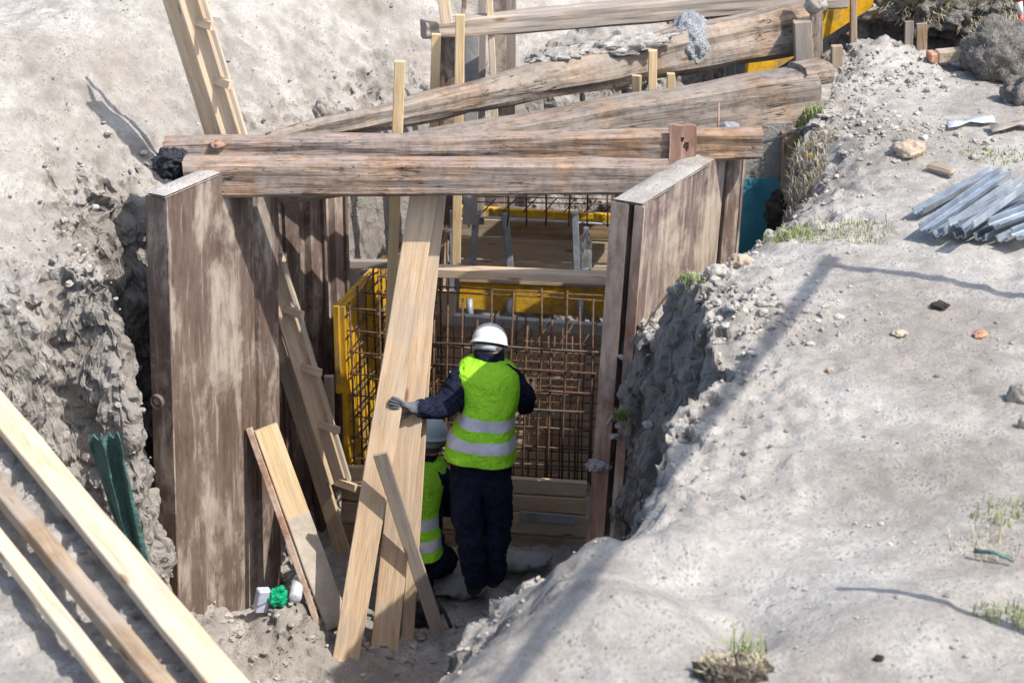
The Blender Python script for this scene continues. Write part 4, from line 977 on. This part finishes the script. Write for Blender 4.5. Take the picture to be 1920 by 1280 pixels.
# ------------------------------------------------------------------ workers
def skin_body(name, J, E, root_key, parent, matfn, mats, sub=3):
    """J: key -> (Vector, rx, ry)"""
    keys = list(J); bm = bmesh.new(); lay = bm.verts.layers.skin.verify(); vs = {}
    for k in keys:
        v = bm.verts.new(J[k][0]); v[lay].radius = (J[k][1], J[k][2] if len(J[k]) > 2 else J[k][1]); v[lay].use_root = (k == root_key); vs[k] = v
    for a, b in E: bm.edges.new((vs[a], vs[b]))
    me = bpy.data.meshes.new(name + '_cage'); bm.to_mesh(me); bm.free()
    o = bpy.data.objects.new(name + '_cage', me); COL.objects.link(o)
    m1 = o.modifiers.new('s', 'SKIN'); m1.use_smooth_shade = True; m1.branch_smoothing = .4
    m2 = o.modifiers.new('d', 'SUBSURF'); m2.levels = sub; m2.render_levels = sub
    dg = bpy.context.evaluated_depsgraph_get(); dg.update()
    nm = bpy.data.meshes.new_from_object(o.evaluated_get(dg)); nm.name = name
    bpy.data.objects.remove(o); bpy.data.meshes.remove(me)
    nm.materials.clear()
    for m_ in mats: nm.materials.append(M[m_])
    for p_ in nm.polygons: p_.material_index = matfn(p_.center); p_.use_smooth = True
    # cloth folds
    co = np.zeros(len(nm.vertices) * 3); nm.vertices.foreach_get('co', co); co = co.reshape(-1, 3)
    nr = np.zeros(len(nm.vertices) * 3); nm.vertices.foreach_get('normal', nr); nr = nr.reshape(-1, 3)
    isc = np.zeros(len(nm.vertices), bool)
    for p_ in nm.polygons:
        if p_.material_index == 0: isc[list(p_.vertices)] = True
    d = (.020 * fbm(co[:, 0] * 1.1, co[:, 1], co[:, 2] * 2.4 + co[:, 0], 7, 3) + .012 * (1 - 2 * np.abs(fbm(co[:, 0] + 3, co[:, 1], co[:, 2] * 2.6 + co[:, 0] * .8, 11, 2)))) * isc
    co = co + nr * d[:, None]; nm.vertices.foreach_set('co', co.ravel()); nm.update()
    ob = bpy.data.objects.new(name, nm); return link(ob, parent)
def hand_joints(J, E, wrist, base, fdir, side, up, pre, r=.0095, curl=.02):
    """palm + five fingers; fdir finger direction, side towards the little finger, up = back of the hand"""
    f = fdir.normalized(); s = side.normalized(); u = up.normalized()
    J[pre + 'palm'] = (base + f * .045, .030, .017); E.append((wrist, pre + 'palm'))
    J[pre + 'knu'] = (base + f * .085, .036, .014); E.append((pre + 'palm', pre + 'knu'))
    for k, (off, L) in enumerate(((-.024, .070), (-.008, .080), (.009, .075), (.025, .058))):
        a = base + f * .092 + s * off; b = a + f * L * .5 + s * off * .05 - u * curl * .3; c = b + f * L * .5 + s * off * .05 - u * curl
        n = pre + 'f%d' % k; J[n + 'a'] = (a, r, r); J[n + 'b'] = (b, r * .95, r * .95); J[n + 'c'] = (c, r * .8, r * .8)
        E.append((pre + 'knu', n + 'a')); E.append((n + 'a', n + 'b')); E.append((n + 'b', n + 'c'))
    t0 = base + f * .03 - s * .035; t1 = t0 + f * .035 - s * .03 - u * .01; t2 = t1 + f * .03 - s * .012 - u * .01
    J[pre + 't0'] = (t0, .014, .012); J[pre + 't1'] = (t1, .011, .011); J[pre + 't2'] = (t2, .009, .009)
    E.append((pre + 'palm', pre + 't0')); E.append((pre + 't0', pre + 't1')); E.append((pre + 't1', pre + 't2'))
def ring_shell(name, rings, mats, parent, k=40, stripe=None, amp=.008, seed=0, thick=.006):
    """rings: (center, rx, ry, right axis, fwd axis, matindex of the band below)"""
    V = []; F = []; mi = []
    for i, (c, rx, ry, ax, ay, m_) in enumerate(rings):
        for j in range(k):
            a = 2 * math.pi * j / k; ca, sa = math.cos(a), math.sin(a)
            f = (abs(ca) ** 2.6 + abs(sa) ** 2.6) ** (-1 / 2.6)
            p = c + ax * (ca * f * rx) + ay * (sa * f * ry)
            dn = amp * float(fbm(np.array([p.x]), np.array([p.y]), np.array([p.z * 1.6 + seed]), 8, 3)[0])
            V.append(p + (p - c).normalized() * dn)
    for i in range(len(rings) - 1):
        for j in range(k):
            F.append((i * k + j, i * k + (j + 1) % k, (i + 1) * k + (j + 1) % k, (i + 1) * k + j)); mi.append(rings[i][5])
    o = mesh_obj(name, V, F, None, parent, smooth=True, mats=[M[m_] for m_ in mats], midx=mi)
    md = o.modifiers.new('t', 'SOLIDIFY'); md.thickness = thick; md.offset = -1
    sb_ = o.modifiers.new('s', 'SUBSURF'); sb_.levels = 1; sb_.render_levels = 1
    return o
def helmet(parent, c, r, mat, tilt, yaw, name='hard_hat'):
    """c: centre of the head, y forward"""
    root = Matrix.Translation(c) @ Matrix.Rotation(yaw, 4, 'Z') @ Matrix.Rotation(tilt, 4, 'X')
    V = []; F = []; k = 36; n = 14
    for i in range(n + 1):
        a = (math.pi / 2) * (1 - i / n)                 # from the top down
        for j in range(k):
            b = 2 * math.pi * j / k; fy = math.sin(b); rr = r * math.cos(a) ** .85
            ridge = 1 + .035 * math.exp(-(math.cos(b) / .25) ** 2) * (1 if a < 1.4 else 1)
            V.append((rr * math.cos(b) * .93, rr * fy * 1.13, r * .98 * math.sin(a) * ridge))
    base = n * k
    for i in range(1, 4):                              # brim: long at the front, short at the back
        for j in range(k):
            b = 2 * math.pi * j / k; s = math.sin(b); e = (.012 + .045 * max(0, s) ** 2) * i / 3
            V.append(((r + e) * math.cos(b) * .93, (r + e) * s * 1.13, -.006 * i - (.012 * max(0, s)) * i / 3))
    T = n + 4
    for i in range(T - 1):
        for j in range(k): F.append((i * k + j, (i + 1) * k + j, (i + 1) * k + (j + 1) % k, i * k + (j + 1) % k))
    o = mesh_obj(name, V, F, M[mat], parent, root, True)
    md = o.modifiers.new('t', 'SOLIDIFY'); md.thickness = .004
    # suspension band under the shell
    V = []; F = []
    for i, z in enumerate((-.045, -.012)):
        for j in range(k):
            b = 2 * math.pi * j / k; V.append((r * .80 * math.cos(b), r * 1.0 * math.sin(b) - .004, z - .006 + (.0 if math.sin(b) > -.3 else -.010)))
    for j in range(k): F.append((j, (j + 1) % k, k + (j + 1) % k, k + j))
    bd = mesh_obj('head_band', V, F, M['band'], o, root, True); bd.matrix_parent_inverse = o.matrix_basis.inverted()
    md = bd.modifiers.new('t', 'SOLIDIFY'); md.thickness = .006
    return o
X_ = Vector((1, 0, 0)); Z_ = Vector((0, 0, 1)); Y_ = Vector((0, 1, 0))

# worker 1, seen from behind
w1 = empty('person', P(905, 1110, 11.0), 'standing worker seen from behind, white helmet, green vest, gloved hand on the plank', 'person')
J = {}; E = []
def j(k, px, py, Y, rx, ry=None): J[k] = (P(px, py, Y), rx, ry or rx)
j('pel', 902, 880, 10.96, .150, .115); j('wst', 903, 822, 10.98, .140, .105); j('chs', 908, 752, 11.03, .155, .110); j('up', 912, 703, 11.08, .125, .095)
j('nck', 917, 676, 11.12, .062, .062); j('hd0', 919, 658, 11.16, .070, .080); j('hd1', 918, 634, 11.18, .082, .092)
j('ls', 869, 704, 11.06, .080); j('le', 838, 762, 10.97, .078); j('lf', 806, 768, 10.88, .062); j('lw', 778, 764, 10.80, .044)
j('rs', 957, 706, 11.07, .070); j('re', 981, 742, 11.12, .062); j('rw', 985, 764, 11.33, .045)
j('lh', 869, 905, 10.96, .110, .105); j('lk', 879, 985, 10.94, .084); j('lc', 885, 1040, 10.93, .078); j('la', 896, 1084, 11.0, .072)
j('rh', 931, 905, 10.97, .110, .105); j('rk', 932, 980, 11.03, .084); j('rc', 926, 1032, 11.02, .078); j('ra', 922, 1076, 11.03, .072)
j('lt', 884, 1108, 11.10, .045, .038); j('rt', 926, 1092, 11.17, .045, .038)
J['nose'] = (P(921, 662, 11.28), .014, .014)
E += [('pel', 'wst'), ('wst', 'chs'), ('chs', 'up'), ('up', 'nck'), ('nck', 'hd0'), ('hd0', 'hd1'), ('up', 'ls'), ('ls', 'le'), ('le', 'lf'), ('lf', 'lw'), ('up', 'rs'), ('rs', 're'), ('re', 'rw'),
      ('pel', 'lh'), ('lh', 'lk'), ('lk', 'lc'), ('lc', 'la'), ('la', 'lt'), ('pel', 'rh'), ('rh', 'rk'), ('rk', 'rc'), ('rc', 'ra'), ('ra', 'rt'), ('hd0', 'nose')]
hb = P(778, 764, 10.80); ht = P(722, 752, 10.725)
hand_joints(J, E, 'lw', hb, ht - hb, Z_, Vector((.1, -1, .2)), 'L', .0125, .012)
rb_ = J['rw'][0]; hand_joints(J, E, 'rw', rb_, Vector((-.1, 1, -.1)), Vector((-1, 0, 0)), Z_, 'R', .0095, .03)
hz, hw_x, rwp = J['nck'][0], hb.x, rb_
def mf1(c):
    if c.x < hb.x + .015 and c.z > -1.6 and c.y < 11.0: return 2
    if (c - rwp).length < .22 and c.y > rwp.y + .01: return 2
    if (c - J['hd1'][0]).length < .18 and c.z > hz.z + .045: return 1
    if c.z < P(890, 1092, 11.0).z: return 3
    return 0
skin_body('body', J, E, 'pel', w1, mf1, ['navy', 'skin', 'glove', 'boot'])
hd = J['hd1'][0]
helmet(w1, hd + Vector((0, .02, -.030)), .108, 'helmet', R(-30), R(-12))
hr = lump('hair', hd + Vector((0, -.012, -.045)), (.084, .088, .060), 'hair', 4, 3, .05, parent=w1)
for s in (-1, 1):
    lump('ear', hd + Vector((s * .086, -.005, -.062)), (.012, .022, .032), 'skin', 8, 2, .1, parent=w1)
cr = ring_shell('collar', [(J['nck'][0] + Vector((0, .012, .075)), .074, .084, X_, Y_, 0), (J['nck'][0] + Vector((0, .01, .045)), .078, .084, X_, Y_, 0), (J['nck'][0] + Vector((0, .005, .01)), .08, .085, X_, Y_, 0), (J['nck'][0] + Vector((0, -.01, -.045)), .11, .10, X_, Y_, 0)], ['navy'], w1, amp=.006)
# vest rings: (py, left px, right px, Y, depth, band)
def vest(parent, rows, sl, seed, amp=.024):
    rings = []
    for (py, l, r, Yc, dep, b) in rows:
        c = P((l + r) / 2, py, Yc); ax = (P(r, py + sl * (r - l), Yc) - P(l, py, Yc)); rx = ax.length / 2
        rings.append((c, rx, dep, ax.normalized(), Y_, b))
    return ring_shell('safety_vest', rings, ['vest', 'tape'], parent, 44, amp=amp, seed=seed)
rows = [(668, 898, 936, 11.115, .075, 0), (676, 880, 948, 11.10, .10, 0), (686, 862, 966, 11.085, .125, 0), (697, 855, 975, 11.075, .135, 0), (718, 861, 977, 11.06, .145, 0), (745, 872, 974, 11.04, .145, 0), (764, 870, 967, 11.025, .145, 0),
        (767, 868, 966, 11.02, .146, 1), (785, 860, 963, 11.01, .15, 1), (788, 859, 963, 11.01, .15, 0), (803, 852, 964, 11.0, .16, 0), (806, 850, 964, 11.0, .16, 1), (823, 841, 966, 10.99, .17, 1), (826, 840, 966, 10.99, .17, 0), (842, 836, 967, 10.985, .175, 0), (854, 833, 968, 10.98, .178, 0)]
vest(w1, rows, .07, 1)

# worker 2, crouching behind the planks
w2 = empty('person', P(800, 1120, 11.2), 'crouching worker partly hidden behind the leaning planks, pale blue helmet and green vest', 'person')
J = {}; E = []
j('pel', 790, 1040, 11.12, .135, .11); j('wst', 791, 985, 11.16, .125, .105); j('chs', 793, 920, 11.22, .135, .11); j('up', 797, 880, 11.27, .115, .09)
j('nck', 801, 856, 11.31, .058); j('hd0', 806, 838, 11.35, .068, .075); j('hd1', 807, 818, 11.36, .078, .088)
j('ls', 760, 888, 11.26, .068); j('le', 742, 945, 11.32, .055); j('lw', 765, 960, 11.55, .036)
j('rs', 826, 892, 11.27, .075); j('re', 838, 955, 11.33, .062); j('rw', 860, 930, 11.55, .04)
j('lh', 768, 1055, 11.14, .10); j('lk', 765, 1040, 11.50, .08); j('la', 768, 1135, 11.42, .055); j('lt', 768, 1138, 11.56, .042)
j('rh', 812, 1055, 11.14, .10); j('rk', 835, 1042, 11.50, .08); j('ra', 815, 1110, 11.24, .055); j('rt', 822, 1118, 11.40, .042)
J['nose'] = (P(820, 838, 11.45), .013, .013)
E += [('pel', 'wst'), ('wst', 'chs'), ('chs', 'up'), ('up', 'nck'), ('nck', 'hd0'), ('hd0', 'hd1'), ('up', 'ls'), ('ls', 'le'), ('le', 'lw'), ('up', 'rs'), ('rs', 're'), ('re', 'rw'),
      ('pel', 'lh'), ('lh', 'lk'), ('lk', 'la'), ('la', 'lt'), ('pel', 'rh'), ('rh', 'rk'), ('rk', 'ra'), ('ra', 'rt'), ('hd0', 'nose')]
for s_, n_ in (('lw', 'L'), ('rw', 'R')):
    hand_joints(J, E, s_, J[s_][0], Vector((.1, 1, .1)), Vector((1 if n_ == 'R' else -1, 0, 0)), Z_, n_, .0095, .03)
nk2 = J['nck'][0]; l2, r2 = J['lw'][0], J['rw'][0]; h2 = J['hd1'][0]
def mf2(c):
    if min((c - l2).length, (c - r2).length) < .22 and c.y > l2.y + .01: return 2
    if (c - h2).length < .19 and c.z > nk2.z + .03: return 1
    return 0
skin_body('body', J, E, 'pel', w2, mf2, ['navy', 'skin', 'glove'])
helmet(w2, h2 + Vector((0, .0, .014)), .108, 'helmet_b', R(-14), R(-25))
lump('hair', h2 + Vector((-.01, -.012, -.035)), (.083, .092, .08), 'hair', 4, 3, .05, parent=w2)
rows = [(856, 783, 818, 11.30, .07, 0), (866, 765, 832, 11.285, .10, 0), (880, 752, 840, 11.27, .12, 0), (905, 757, 832, 11.24, .135, 0), (950, 757, 824, 11.20, .14, 0), (952, 757, 824, 11.20, .14, 1), (970, 756, 824, 11.18, .145, 1), (972, 755, 824, 11.18, .145, 0),
        (990, 755, 826, 11.16, .15, 0), (992, 754, 827, 11.155, .15, 1), (1008, 754, 828, 11.14, .155, 1), (1010, 753, 828, 11.14, .155, 0), (1034, 752, 829, 11.12, .16, 0)]
vest(w2, rows, .02, 9)
# things on the pit floor
sh_ = lump('cement_sack', P(860, 1098, 11.25), (.17, .13, .05), 'greywood', 81, 4, .35, 1.5, label='flat greenish grey sack on the pit floor between the workers feet', cat='sack')
rs_ = lump('cement_sack', P(965, 1050, 11.5), (.22, .12, .045), 'greywood', 82, 4, .3, 1.5, label='flat grey sack lying in front of the low formwork wall', cat='sack')
tb = empty('tool_bag', P(795, 1150, 10.95), 'black tool bag with an orange tag behind the lower ends of the planks', 'bag')
lump('body', P(795, 1152, 10.95), (.09, .08, .09), 'black', 83, 4, .5, 1.5, parent=tb)
box('orange_tag', P(783, 1122, 10.86), (.02, .01, .03), 'brick', tb, None, .002)
hs = tube('hose', [P(800, 1085, 11.0) + Vector((.0, 0, 0)), P(815, 1120, 10.9), P(835, 1150, 10.8), P(845, 1175, 10.7)], .012, 'black'); tag(hs, 'black hose on the pit floor right of the grey board', 'hose')
